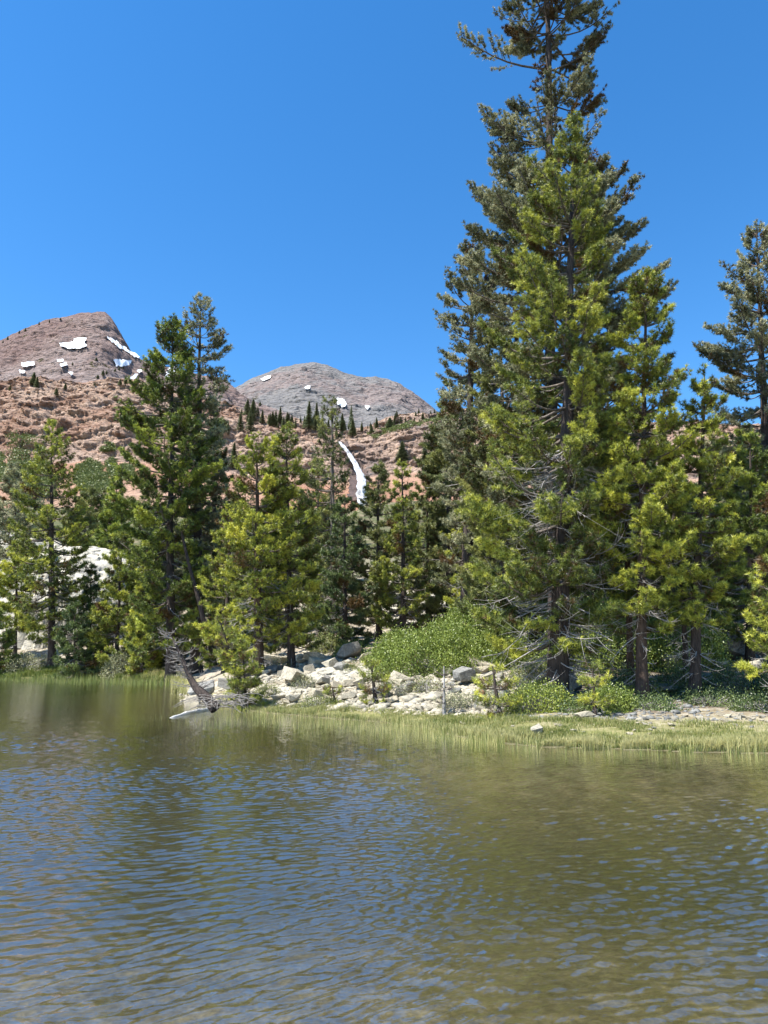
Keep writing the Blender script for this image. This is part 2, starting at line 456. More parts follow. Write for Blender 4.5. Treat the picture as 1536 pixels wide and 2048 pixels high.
# ------------------------------------------------------------------ mountains
class Layer:
    def __init__(s, sil, D0, D1, z0, power=1.15, amp=0.1, fs=0.01, seed=0.0, strata=1.0, amp2=0.0, bands=None, backfall=0.35):
        s.sx = np.array([p[0] for p in sil], float); s.sy = np.array([p[1] for p in sil], float)
        s.D0, s.D1, s.z0, s.pw, s.amp, s.fs, s.seed, s.strata, s.amp2 = D0, D1, z0, power, amp, fs, seed, strata, amp2
        s.back = backfall; s.bands = bands
    def pos(s, PX, T):
        """PX column in picture columns, T 0 foot .. 1 ridge .. 1.25 behind"""
        PYr = np.interp(PX, s.sx, s.sy)
        Y = s.D0 + (s.D1 - s.D0) * T
        dx, dy, dz = ray(PX, PYr)
        Zr = EYE + dz * s.D1 / dy
        u = dx / dy
        X = u * Y
        Tc = np.clip(T, 0, 1)
        prof = Tc ** s.pw
        if s.bands is not None:
            prof = np.interp(Tc, s.bands[0], s.bands[1])
        Z = s.z0 + (Zr - s.z0) * prof + np.minimum(T, 0) * (s.D1 - s.D0) * 1.2
        Z = Z - np.maximum(T - 1, 0) * (s.D1 - s.D0) * s.back * 2
        q = s.fs
        crag = 1.0
        if s.bands is not None:
            crag = .22 + .78 * sstep(.36, .50, Tc + .12 * perlin(X * .012, Y * .004, 0 * X + 2) + .05 * perlin(X * .05, Y * .02, 0 * X + 2))
        s.crag = crag
        edge0 = 1.0
        st = s.strata
        edge = (0.40 + 0.60 * (1 - sstep(0.86, 1.0, Tc))) * crag
        r = fbm(X * q, Y * q, Z * q * st + s.seed, 7, 0.52, ridged=True)
        b = fbm(X * q * .8 + 31, Y * q * .8, Z * q * .8 + s.seed, 6, 0.55)
        if s.bands is not None:
            h8 = b * 9; fr8 = h8 - np.floor(h8); b = .45 * b + .55 * (np.floor(h8) + sstep(.3, .9, fr8)) / 9
            h6 = r * 7; fr6 = h6 - np.floor(h6); r = .6 * r + .4 * (np.floor(h6) + sstep(.4, .8, fr6)) / 7
        big = perlin(X * q * .25, Y * q * .25, 0 * X + s.seed)
        Z = Z + edge * s.amp * (r * 0.8 + b * 0.9)
        Y2 = Y + edge * s.amp2 * (fbm(X * q * 1.3, Z * q * 2.2 * st, Y * q * .6 + s.seed + 5, 6, 0.6, ridged=True) + 0.8 * big)
        X2 = X + edge * 0.6 * s.amp2 * b
        return X2, Y2, Z
    def build(s, name, mat, px0, px1, nc, nt_, smooth=False):
        T = np.concatenate([np.linspace(0, 1, nt_), np.linspace(1.02, 1.3, 12)]); T[0] = -.12; T[1] = -.04
        P, TT = np.meshgrid(np.linspace(px0, px1, nc), T, indexing='xy')
        X, Y, Z = s.pos(P, TT)
        V = np.stack([X, Y, Z], -1).reshape(-1, 3)
        s.o = obj(name, mesh_np(name, V, grid_faces(len(T), nc), mat, smooth, {'crag': ('POINT', (s.crag + 0 * X).ravel())}), kind='structure')
        s.P, s.T = P[:nt_], TT[:nt_]
        s.X, s.Y, s.Z = X[:nt_], Y[:nt_], Z[:nt_]
        s.qx, s.qy = project(s.X, s.Y, s.Z)
        return s
    def hit(s, px, py):
        """the place on the slope seen at picture point (px, py): nearest to the eye of the close matches"""
        d = (s.qx - px) ** 2 + (s.qy - py) ** 2
        m_ = d.min()
        ok = d < max(9.0, m_ * 1.5 + 1)
        i = np.argmin(np.where(ok, s.Y + 20 * np.sqrt(d), 1e9))
        i = np.unravel_index(i, d.shape)
        return s.X[i], s.Y[i], s.Z[i]
    def drape(s, polys, off, n=150, jag=1.5, soft=0, single=False, seed=0, lift=(0, -1, 1)):
        """faces of a finely resampled piece of the slope lying inside the outlines, raised a little"""
        xs = [p[0] for poly in polys for p in poly]; ys = [p[1] for poly in polys for p in poly]
        x0, x1, y0, y1 = min(xs) - 8, max(xs) + 8, min(ys) - 6, max(ys) + 6
        ok = (s.qx > x0) & (s.qx < x1) & (s.qy > y0) & (s.qy < y1)
        if not ok.any(): return None
        t0, t1 = s.T[ok].min(), s.T[ok].max(); p0, p1 = s.P[ok].min(), s.P[ok].max()
        pad = (t1 - t0) * .1 + .004
        P, T = np.meshgrid(np.linspace(p0 - 6, p1 + 6, n), np.linspace(max(0, t0 - pad), min(1, t1 + pad), n), indexing='xy')
        fi = np.clip(np.array([np.interp(T.ravel(), s.T[:, 0], np.arange(s.T.shape[0]))]).reshape(T.shape), 0, s.T.shape[0] - 1.001)
        fj = np.clip((P - s.P[0, 0]) / (s.P[0, 1] - s.P[0, 0]), 0, s.P.shape[1] - 1.001)
        i_, j_ = fi.astype(int), fj.astype(int); a_, b_ = fi - i_, fj - j_
        X, Y, Z = [(A[i_, j_] * (1 - a_) + A[i_ + 1, j_] * a_) * (1 - b_) + (A[i_, j_ + 1] * (1 - a_) + A[i_ + 1, j_ + 1] * a_) * b_ for A in (s.X, s.Y, s.Z)]
        qx, qy = project(X, Y, Z)
        jx = qx + jag * 3 * perlin(qx * .09, qy * .13, 0 * qx + seed) + jag * perlin(qx * .3, qy * .4, 0 * qx + seed)
        jy = qy + jag * 2 * perlin(qx * .09, qy * .13, 0 * qx + seed + 9) + jag * perlin(qx * .3, qy * .4, 0 * qx + seed + 4)
        k = np.zeros(qx.shape, bool)
        for poly in polys: k |= inside(jx, jy, poly)
        for _ in range(soft):
            for A_ in (X, Y, Z):
                A_[1:-1, 1:-1] = (A_[:-2, 1:-1] + A_[2:, 1:-1] + A_[1:-1, :-2] + A_[1:-1, 2:]) / 4
        V = np.stack([X, Y + lift[1] * off, Z + lift[2] * off], -1).reshape(-1, 3)
        F = grid_faces(n, n)
        kk = k.ravel()
        F = F[kk[F].all(1)]
        if len(F) == 0: return None
        if single:      # keep the largest connected piece
            lab = np.arange(len(V))
            while True:
                mn = lab[F].min(1); new = lab.copy()
                for c_ in range(4): np.minimum.at(new, F[:, c_], mn)
                new = new[new]
                if (new == lab).all(): break
                lab = new
            u_, cnt_ = np.unique(lab[F[:, 0]], return_counts=True); F = F[lab[F[:, 0]] == u_[cnt_.argmax()]]
        used = np.unique(F); remap = -np.ones(len(V), int); remap[used] = np.arange(len(used))
        return V[used], remap[F]

LP = Layer([(-700, 760), (-300, 735), (-120, 708), (0, 682), (40, 662), (80, 645), (115, 635), (160, 630), (190, 627), (208, 628), (222, 640), (236, 660), (250, 685),
            (262, 705), (292, 724), (340, 738), (400, 750), (440, 757), (455, 768), (470, 783), (500, 800), (540, 818), (620, 850), (760, 900)],
           900, 1700, 200, 1.0, 26, 0.012, 3.3, 1.4, 15).build('left_peak', M_PEAK, -500, 700, 520, 260)
MP = Layer([(250, 880), (340, 850), (400, 815), (440, 795), (470, 777), (500, 760), (530, 748), (560, 736), (600, 729), (622, 728), (650, 734), (690, 748),
            (730, 758), (748, 757), (775, 761), (800, 768), (820, 782), (850, 805), (872, 824), (910, 845), (960, 872), (1100, 905), (1700, 960)],
           1700, 2900, 440, 1.0, 32, 0.008, 8.1, 1.3, 22).build('middle_peak', M_MID, 250, 1300, 420, 220)
CL = Layer([(-700, 800), (-300, 775), (0, 768), (60, 758), (110, 768), (200, 765), (250, 762), (300, 775), (350, 788), (400, 800), (450, 815), (500, 832), (560, 845),
            (620, 850), (680, 858), (705, 862), (735, 856), (770, 842), (800, 835), (850, 830), (900, 825), (1000, 828), (1300, 850), (2200, 880)],
           430, 760, 95, 1.0, 12, 0.026, 1.7, 1.2, 15, bands=([0, .25, .45, .6, .75, .9, 1], [0, .18, .33, .62, .78, .93, 1])).build('red_cliffs', M_CLIFF, -500, 1900, 1100, 330)

# snow
m, t, out = newmat('old_snow')
n = noise(t, 0.05, 5, 0.6, coords(t))
pbsdf(t, out, ramp(t, n, [(0.3, (0.80, 0.82, 0.85)), (0.7, (0.90, 0.90, 0.90))]), 0.7, bumpn(t, n, 0.4, 4))
SNOW = m
snows = [
 (LP, [[(110, 690), (145, 688), (148, 678), (178, 677), (174, 688), (181, 696), (165, 705), (135, 705), (115, 698)]], 'largest snow field high on the face of the red peak'),
 (LP, [[(209, 671), (225, 680), (240, 690), (255, 700), (290, 722), (285, 727), (255, 711), (235, 698), (210, 678)]], 'thin diagonal snow streak running down the right shoulder of the red peak'),
 (LP, [[(224, 719), (272, 724), (262, 736), (245, 741), (230, 740)]], 'wedge shaped snow patch with small trees against it below the diagonal streak'),
 (LP, [[(40, 728), (75, 726), (72, 735), (55, 741), (42, 738)], [(38, 742), (55, 746), (52, 753), (42, 751)]], 'broken snow patch low on the left flank of the red peak'),
 (LP, [[(112, 723), (130, 723), (129, 729), (114, 729)]], 'small flat snow spot, upper of the pair below the largest snow field'),
 (LP, [[(118, 732), (136, 729), (137, 736), (124, 741)]], 'small slanting snow spot, lower of the pair below the largest snow field'),
 (LP, [[(135, 749), (151, 748), (145, 758)]], 'tiny triangular snow spot just above the dark cliff'),
 (LP, [[(272, 745), (284, 742), (288, 747), (280, 750)], [(258, 760), (270, 750), (286, 748), (276, 757), (270, 766), (260, 765)]], 'ragged snow patch on the grey slope beside the big dark pine'),
 (LP, [[(335, 735), (352, 733), (366, 748), (360, 768), (325, 762)]], 'snow patch glimpsed through the top of the big dark pine'),
 (MP, [[(519, 760), (535, 752), (545, 752), (541, 759), (526, 767)]], 'snow patch on the skyline of the grey rounded peak'),
 (MP, [[(608, 779), (612, 773), (621, 773), (621, 779), (613, 783)]], 'small round snow spot in the centre of the grey rounded peak'),
 (MP, [[(671, 795), (683, 796), (694, 805), (695, 815), (683, 820), (672, 812)]], 'largest snow patch low on the grey rounded peak above the ridge trees'),
 (MP, [[(727, 814), (740, 813), (737, 823), (732, 820)]], 'little heart shaped snow spot low on the grey rounded peak'),
 (MP, [[(455, 770), (462, 776), (470, 784), (466, 785), (458, 780)]], 'sliver of snow at the left foot of the grey rounded peak'),
]
for i, (L, polys, lab) in enumerate(snows):
    polys = [[(sum(q[0] for q in pl_) / len(pl_) * .2 + x_ * .8, sum(q[1] for q in pl_) / len(pl_) * .2 + y_ * .8) for x_, y_ in pl_] for pl_ in polys]
    r = L.drape(polys, 4 if L is LP else 4, 260, 0.9, soft=12, single=len(polys) == 1, seed=i * 3.3)
    if r: obj('snow_patch', mesh_np('snow_patch', r[0], r[1], SNOW, True), label=lab, cat='snow patch', group='snow patches on the peaks', kind='thing')

# waterfall
m, t, out = newmat('white_water')
n = noise(t, 0.26, 6, 0.7, coords(t, 'Object', (2.2, 1, 0.25)), 0.5)
pbsdf(t, out, ramp(t, n, [(0.38, (0.13, 0.125, 0.12)), (0.47, (0.38, 0.39, 0.41)), (0.62, (0.74, 0.76, 0.78))]), 0.5, bumpn(t, n, 0.8, 1.5), 0.4)
FALL = m
cl = [(679, 883), (688, 893), (697, 906), (708, 922), (716, 938), (722, 952), (723, 970), (722, 985), (724, 1000), (730, 1022)]
wd = [4.5, 6, 7, 7.5, 9, 12, 13, 14, 14, 15]
poly = [(x - w_, y) for (x, y), w_ in zip(cl, wd)] + [(x + w_, y) for (x, y), w_ in reversed(list(zip(cl, wd)))]
def waterfall():
    """one continuous sheet of white water, bulging out of the cliff face"""
    c_ = np.array(cl, float); n = 150; t0 = np.linspace(0, 1, len(c_)); t1 = np.linspace(0, 1, n)
    px_ = np.interp(t1, t0, c_[:, 0]); py_ = np.interp(t1, t0, c_[:, 1]); w0 = np.interp(t1, t0, wd)
    px_ = px_ + 1.2 * perlin(py_ * .07, 0 * py_, 0 * py_ + 3)
    def front(a, b):
        q_ = (np.abs(CL.qx - a) < 12) & (np.abs(CL.qy - b) < 7)
        return CL.Y[q_].min() if q_.any() else CL.hit(a, b)[1]
    Ys = np.array([front(a, b) for a, b in zip(px_, py_)])
    Ys = np.array([Ys[max(0, q - 22):q + 23].min() for q in range(n)])
    for _ in range(25): Ys[1:-1] = (Ys[:-2] + Ys[1:-1] + Ys[2:]) / 3
    Ys = Ys - 18
    m_ = 26; u = np.linspace(-1, 1, m_)
    V = np.zeros((n, m_, 3))
    for i_ in range(n):
        wl = w0[i_] * (.72 + .18 * float(perlin(np.array([py_[i_] * .12]), np.array([1.]), np.array([5.]))[0])); wr = w0[i_] * (.72 + .18 * float(perlin(np.array([py_[i_] * .15]), np.array([7.]), np.array([2.]))[0]))
        x_, y_, z_ = at(px_[i_], py_[i_], Ys[i_]); k_ = Ys[i_] / FPX
        xo = np.where(u < 0, u * wl, u * wr) * k_
        V[i_, :, 0] = x_ + xo; V[i_, :, 1] = y_ + 1.6 * np.abs(u) ** 2.2 + .9 * perlin(xo * .9, 0 * xo + i_ * .045, 0 * xo + 2); V[i_, :, 2] = z_
    obj('waterfall', mesh_np('waterfall', V.reshape(-1, 3), grid_faces(n, m_), FALL, True), label='white waterfall cascading down the red cliff between the pines', cat='waterfall')
waterfall()
# dark wet bedrock beside it
m, t, out = newmat('wet_rock')
n = noise(t, 0.3, 6, 0.7, coords(t)); pbsdf(t, out, ramp(t, n, [(0.35, (0.045, 0.035, 0.03)), (0.65, (0.15, 0.10, 0.08))]), 0.5, bumpn(t, n, 1, 2))
WET = m
poly = [(x - w_ - 9 - i * .5, y) for i, ((x, y), w_) in enumerate(zip(cl, wd))] + [(x + w_ + 4, y) for (x, y), w_ in reversed(list(zip(cl, wd)))]
r = CL.drape([poly], 1.0, 260, 2.2, seed=5)
if r: obj('wet_rock_face', mesh_np('wet_rock_face', r[0], r[1], WET, False), label='dark wet rock face beside and behind the waterfall', cat='rock face')

# brush on the talus
def leafy_patch(P, size, per, rng, tint=(0.2, 0.8), up=0.6):
    """per leaf-sized triangles about every point"""
    n = len(P) * per
    C = np.repeat(P, per, 0) + rng.normal(size=(n, 3)) * size * np.array([1.1, 1.1, 0.6]) + np.array([0, 0, size * .4])
    d = rng.normal(size=(n, 3)) + np.array([0, 0, up]); d /= np.linalg.norm(d, axis=1)[:, None]
    s = rng.normal(size=(n, 3)); s = np.cross(d, s); s /= np.linalg.norm(s, axis=1)[:, None] + 1e-9
    L = size * rng.uniform(.6, 1.3, (n, 1))
    V = np.stack([C - s * L * .45, C + s * L * .45, C + d * L], 1).reshape(-1, 3)
    F = np.arange(n * 3).reshape(-1, 3)
    return V, F, rng.uniform(*tint, n)

F_BRUSH = foliage_mat('brushfield_leaves', (0.070, 0.085, 0.020), (0.115, 0.140, 0.034), (0.170, 0.195, 0.055))
brush = [
 ([(12, 868), (30, 862), (75, 872), (78, 888), (62, 900), (58, 925), (85, 905), (100, 915), (112, 960), (112, 1010), (25, 1010), (12, 960), (18, 920)], 'large dark green brush patch on the red talus at the left edge'),
 ([(155, 932), (170, 920), (200, 925), (208, 945), (222, 970), (218, 985), (190, 992), (160, 985), (150, 960)], 'rounded green brush patch on the talus between the two left pines'),
 ([(205, 900), (215, 888), (228, 892), (226, 903), (210, 906)], 'small green bush clump above the talus chute'),
 ([(214, 925), (222, 920), (240, 942), (246, 956), (225, 955)], 'slim green brush strip beside the talus chute'),
 ([(245, 930), (262, 930), (266, 955), (255, 965), (248, 955)], 'green brush strip just left of the big dark pine'),
 ([(425, 842), (445, 838), (452, 850), (450, 868), (425, 868)], 'green brush patch behind the right side of the big dark pine'),
 ([(735, 868), (790, 852), (850, 838), (900, 832), (905, 838), (850, 848), (800, 862), (750, 878)], 'low olive brush along the ridge above the orange rock'),
 ([(840, 915), (880, 900), (930, 905), (960, 940), (960, 985), (880, 985), (845, 950)], 'green brush slope under the orange rock behind the tall pines'),
 ([(0, 900), (8, 905), (10, 960), (-60, 980), (-80, 900)], 'green brush at the far left margin of the talus'),
]
rng = np.random.RandomState(5)
for i, (poly, lab) in enumerate(brush):
    r = CL.drape([poly], 0.3, 120, 2.0, seed=i * 2.2)
    if r is None: continue
    C = r[0][r[1]].mean(1)
    if len(C) > 3500: C = C[rng.choice(len(C), 3500, False)]
    V, F, tn = leafy_patch(C, 1.1, 7, rng)
    obj('brush_patch', mesh_np('brush_patch', V, F, F_BRUSH, False, {'tint': ('FACE', tn)}), label=lab, cat='brush', kind='stuff')

# ------------------------------------------------------------------ trees
def profile_fn(kind):
    if kind == 'cone': return lambda t: (1 - t) ** 0.75 * np.interp(t, [0, .08, .2, 1], [.75, .95, 1, 1.1]) + .04
    if kind == 'column': return lambda t: np.interp(t, [0, .1, .5, .8, .93, 1], [.7, .95, 1, .72, .4, .1])
    if kind == 'fat': return lambda t: np.interp(t, [0, .15, .4, .7, .9, 1], [.85, 1, .95, .68, .36, .08])
    if kind == 'giant': return lambda t: np.interp(t, [0, .3, .45, .6, .72, .80, .86, .905, .93, .96, 1], [.5, .8, .95, .85, .5, .38, .55, 1.0, .55, .6, .3])
    if kind == 'spire': return lambda t: np.interp(t, [0, .3, .7, 1], [.9, .9, .6, .12])
    if kind == 'ragged': return lambda t: np.interp(t, [0, .2, .4, .6, .8, 1], [.7, .9, .75, 1, .6, .15])
    return kind

def pine_data(seed, H, R, c0=0.15, prof='cone', lean=(0, 0), nbr=5.0, tuft=0.17, k=14, twd=1.0, dens=1.0, r0=None, needle=0.012,
              dead=20, clump=0.35, sun_bias=0.0, lop=0.0, lop_az=0.0, boost=None, Rd=None, gaps=None):
    """returns arrays for trunk, limbs, dead branches and needles of one pine, base at the origin"""
    rng = np.random.RandomState(seed); pf = profile_fn(prof)
    r0 = (r0 or 0.018 * H + 0.05) * .72
    nseg = 22
    tt = np.linspace(-0.02, 1, nseg)
    wig = np.cumsum(rng.normal(size=(nseg, 2)) * 0.004 * H / 4, 0); wig -= wig[0]; wig = wig - np.linspace(0, 1, nseg)[:, None] * wig[-1]
    ax = np.stack([lean[0] * tt + wig[:, 0], lean[1] * tt + wig[:, 1], tt * H], 1)
    rad = r0 * (1 - np.clip(tt, 0, 1)) ** 0.85 + 0.012 + r0 * 0.55 * np.exp(-np.clip(tt, 0, 1) * H / 0.45)
    TV, TF = tubes(ax[None], rad[None], 14)
    TV = TV.reshape(nseg, 14, 3); c = ax[:, None, :]
    th = np.arange(14) / 14 * 6.283
    fl = 1 + 0.09 * perlin(np.cos(th)[None] * 1.5 + 0 * tt[:, None], np.sin(th)[None] * 1.5 + 0 * tt[:, None], tt[:, None] * H * .5 + seed)
    TV = (c + (TV - c) * fl[..., None]).reshape(-1, 3)
    def axis(t): return np.array([np.interp(t, tt, ax[:, i]) for i in range(3)]).T
    # main branches
    Lc = H * (1 - c0)
    nb = int(Lc * nbr * 1.9)
    bt = c0 + (1 - c0) * (np.arange(nb) + rng.rand(nb)) / nb
    # whorls: bunch heights
    wh = min(0.85, 0.3 + 0.03 * H) / Lc * (1 - c0)
    bt = bt - (bt % wh) * 0.78
    az_ = np.arange(nb) * 2.399 + rng.normal(size=nb) * 0.5
    tr_ = (bt - c0) / (1 - c0)
    L = R * pf(np.clip(tr_, 0, 1)) * rng.uniform(0.55, 1.12, nb) * (1 + lop * np.cos(az_ - lop_az))
    if boost is not None:
        for (bt0, ba, bl) in boost:
            j = np.argmin(np.abs(tr_ - bt0)); az_[j] = ba; L[j] = bl
    if gaps:
        ks = np.ones(nb, bool)
        for g0, g1, kp in gaps: ks &= ~((tr_ > g0) & (tr_ < g1) & (rng.rand(nb) > kp) & (L < 1.9))
        bt, az_, tr_, L = bt[ks], az_[ks], tr_[ks], L[ks]; nb = len(bt)
    L = np.maximum(L, 0.12)
    el = np.interp(tr_, [0, .3, .7, 1], [-0.28, -0.08, 0.22, 0.85]) + rng.normal(size=nb) * 0.13
    n = 7; s = np.linspace(0, 1, n)[None, :]
    hd = np.stack([np.cos(az_), np.sin(az_)], 1)
    side = np.stack([-np.sin(az_), np.cos(az_)], 1)
    bend = rng.normal(size=nb) * 0.14
    horiz = L[:, None] * np.cos(el)[:, None] * s
    up = L[:, None] * (np.sin(el)[:, None] * s - 0.10 * np.sin(s * 3.1) + (0.22 * (1 - 0.6 * tr_))[:, None] * s ** 3)
    A0 = axis(bt)
    P = np.zeros((nb, n, 3))
    P[:, :, 0] = A0[:, 0:1] + hd[:, 0:1] * horiz + side[:, 0:1] * (bend * L)[:, None] * s * s
    P[:, :, 1] = A0[:, 1:2] + hd[:, 1:2] * horiz + side[:, 1:2] * (bend * L)[:, None] * s * s
    P[:, :, 2] = A0[:, 2:3] + up
    br = (0.012 * L + 0.008)[:, None] * (1.35 - s) + 0.002
    limb = [tubes(P, br, 4)]
    # twigs
    full = np.clip(rng.normal(1.0, clump, nb), 0.25, 1.6)
    TWo, TWd, TWl, TWb = [], [], [], []
    for i in range(nb):
        nt_ = max(2, int(L[i] * 12 * twd * full[i] + 3))
        ss = 0.30 + 0.70 * rng.rand(nt_) ** 0.62
        ss[0] = 1.0
        idx = ss * (n - 1); i0 = np.minimum(idx.astype(int), n - 2); f = (idx - i0)[:, None]
        o = P[i, i0] * (1 - f) + P[i, i0 + 1] * f
        d0 = P[i, i0 + 1] - P[i, i0]; d0 /= np.linalg.norm(d0, axis=1)[:, None] + 1e-9
        sg = np.where(rng.rand(nt_) < .5, -1, 1)[:, None] * rng.uniform(.5, 1.3, (nt_, 1)); sg[0] = 0.1
        d = d0 + sg * np.array([side[i, 0], side[i, 1], 0]) + np.array([0, 0, 1]) * rng.uniform(-.25, .55, (nt_, 1))
        d /= np.linalg.norm(d, axis=1)[:, None]
        l = (L[i] * 0.42 * (1.15 - ss) + 0.16) * rng.uniform(.6, 1.2, nt_)
        TWo.append(o); TWd.append(d); TWl.append(np.minimum(l, 1.1)); TWb.append(np.full(nt_, i))
    o = np.concatenate(TWo); d = np.concatenate(TWd); l = np.concatenate(TWl); bi = np.concatenate(TWb)
    q = np.stack([o, o + d * (l * .5)[:, None] + np.array([0, 0, -.03]) * l[:, None], o + d * l[:, None] + np.array([0, 0, .10]) * l[:, None]], 1)
    limb.append(tubes(q, np.stack([0.006 + 0.006 * l, 0.005 + 0 * l, 0.003 + 0 * l], 1), 3))
    # tufts along the twigs
    step = tuft * 0.38 / dens
    cnt = np.maximum(1, (l * 0.8 / step).astype(int))
    ti = np.repeat(np.arange(len(l)), cnt)
    fr_ = 1 - rng.rand(len(ti)) * 0.8; first = np.concatenate([[0], np.cumsum(cnt)[:-1]]); fr_[first] = 1.0
    C = o[ti] + d[ti] * (l[ti] * fr_)[:, None] + np.array([0, 0, 1]) * (0.10 * l[ti] * fr_ ** 2)[:, None] + rng.normal(size=(len(ti), 3)) * tuft * .2
    D = d[ti] * 0.75 + np.array([0, 0, .45]) + rng.normal(size=(len(ti), 3)) * .3
    D /= np.linalg.norm(D, axis=1)[:, None]
    br_t = np.clip(rng.normal(0.42, 0.20, nb), 0, 1)
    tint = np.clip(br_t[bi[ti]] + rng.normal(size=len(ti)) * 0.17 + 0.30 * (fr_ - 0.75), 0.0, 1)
    tint[rng.rand(len(ti)) < 0.012] = -.6
    tint[(rng.rand(nb) < .025)[bi[ti]]] = -.6
    # needles
    M = len(C)
    Cn = np.repeat(C, k, 0); Dn = np.repeat(D, k, 0)
    nd = Dn * 0.6 + rng.normal(size=Cn.shape) * 0.62
    nd /= np.linalg.norm(nd, axis=1)[:, None]
    sdv = np.cross(nd, rng.normal(size=nd.shape)); sdv /= np.linalg.norm(sdv, axis=1)[:, None] + 1e-9
    ln = tuft * rng.uniform(.65, 1.15, (len(nd), 1)); wn = needle * rng.uniform(.7, 1.4, (len(nd), 1))
    b = Cn - Dn * tuft * 0.12 * rng.rand(len(nd), 1)
    NV = np.stack([b - sdv * wn * .5, b + sdv * wn * .5, b + nd * ln], 1).reshape(-1, 3)
    NF = np.arange(len(nd) * 3).reshape(-1, 3)
    NT = np.clip(np.repeat(tint, k) + rng.normal(size=len(nd)) * .06, -.6, 1)
    # bare dead branches on the lower stem
    dd = None
    if dead:
        dt = rng.uniform(0.04, c0 + 0.28, dead); da = rng.rand(dead) * 6.283
        dl = (Rd or R) * rng.uniform(.3, .75, dead)
        DP = np.zeros((dead, 6, 3)); s6 = np.linspace(0, 1, 6)[None]
        A = axis(dt); hd2 = np.stack([np.cos(da), np.sin(da)], 1); sd2 = np.stack([-np.sin(da), np.cos(da)], 1)
        cv = rng.normal(size=dead) * .35
        dr = rng.uniform(.15, .75, dead)
        for j in range(2): DP[:, :, j] = A[:, j:j + 1] + hd2[:, j:j + 1] * dl[:, None] * (s6 - .12 * s6 ** 2) + sd2[:, j:j + 1] * (cv * dl)[:, None] * s6 ** 2
        DP[:, :, 2] = A[:, 2:3] - (dr * dl)[:, None] * s6 ** 1.3 + (dl * rng.uniform(0, .35, dead))[:, None] * s6 ** 3
        dparts = [tubes(DP, (0.010 + .007 * dl)[:, None] * (1.2 - s6), 4)]
        nt2 = dead * 9
        bi2 = rng.randint(0, dead, nt2); ss = rng.uniform(.2, 1, nt2); idx = ss * 5; i0 = np.minimum(idx.astype(int), 4); f = (idx - i0)[:, None]
        o2 = DP[bi2, i0] * (1 - f) + DP[bi2, i0 + 1] * f
        d2 = (DP[bi2, i0 + 1] - DP[bi2, i0]); d2 /= np.linalg.norm(d2, axis=1)[:, None]
        d2 = d2 + rng.normal(size=d2.shape) * .6 + np.array([0, 0, -.15]); d2 /= np.linalg.norm(d2, axis=1)[:, None]
        l2 = dl[bi2] * .38 * rng.uniform(.4, 1.1, nt2)
        s4 = np.linspace(0, 1, 4)[None, :, None]
        cu = rng.normal(size=(nt2, 1, 3)) * .3 + np.array([0, 0, .25])
        Q = o2[:, None, :] + d2[:, None, :] * l2[:, None, None] * s4 + cu * l2[:, None, None] * s4 ** 2
        dparts.append(tubes(Q, np.broadcast_to(np.array([.0062, .005, .004, .0025]), (nt2, 4)), 3))
        dd = merge(dparts)
    return dict(trunk=(TV, TF), limbs=merge(limb), dead=dd, needles=(NV, NF, NT))

def make_tree(name, loc, data, label, cat, fmat, bark, group=None):
    root = empty(name, loc, label, cat, group)
    obj('trunk', mesh_np('trunk', *data['trunk'], bark, True), root)
    obj('limbs', mesh_np('limbs', *data['limbs'], TWIG, True), root)
    NV, NF, NT = data['needles']
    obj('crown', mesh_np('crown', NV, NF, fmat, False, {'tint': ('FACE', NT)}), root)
    if data['dead'] is not None: obj('dead_branches', mesh_np('dead_branches', *data['dead'], DEAD, True), root)
    return root

NTRI = [0]
def tree_px(pxb, D, pxt, pyt, Rpx, label, fmat=F_YEL, bark=BARK, seed=0, sink=0.15, name='pine_tree', cat='pine tree', zoff=0.0, leany=0.0, group=None, **kw):
    Xb = (pxb - 768) / FPX * (D * CP + 0.0)
    zb = gz(Xb, D)
    # refine the column: depth along the axis at the base
    Xb = (pxb - 768) / FPX * (D * CP + (zb - EYE) * SP); zb = gz(Xb, D) + zoff
    Xt, _, Zt = at(pxt, pyt, D)
    H = Zt - zb
    R = Rpx / FPX * D * .86
    if isinstance(kw.get('prof'), list):
        pts = kw['prof']; R = 1 / FPX * D; c0_ = kw.get('c0', .15)
        f_ = lambda y: ((at(pxt, y, D)[2] - zb) / H - c0_) / (1 - c0_)
        tr0 = sorted((f_(y), hw * 0.95 * (1 + .16 * max(0, 1310 - y) / 1310)) for y, hw in pts)
        kw['prof'] = lambda t, a=[q[0] for q in tr0], b=[q[1] for q in tr0]: np.interp(t, a, b)
        kw['Rd'] = Rpx / FPX * D
        if kw.get('boost'): kw['boost'] = [(f_(a), b, c) for a, b, c in kw['boost']]
        if kw.get('gaps'):
            kw['gaps'] = [(f_(b), f_(a), k_) for a, b, k_ in kw['gaps']]
    kw['tuft'] = kw.get('tuft', max(0.14, 0.0055 * D)) * .85; kw.setdefault('needle', max(0.015, 0.0008 * D))
    kw.setdefault('k', 20 if D < 30 else 15)
    if D > 36: kw.setdefault('twd', .85)
    d = pine_data(seed, H, R, lean=(Xt - Xb, leany), **kw)
    NTRI[0] += len(d['needles'][1])
    return make_tree(name, (Xb, D, zb - sink), d, label, cat, fmat, bark, group)

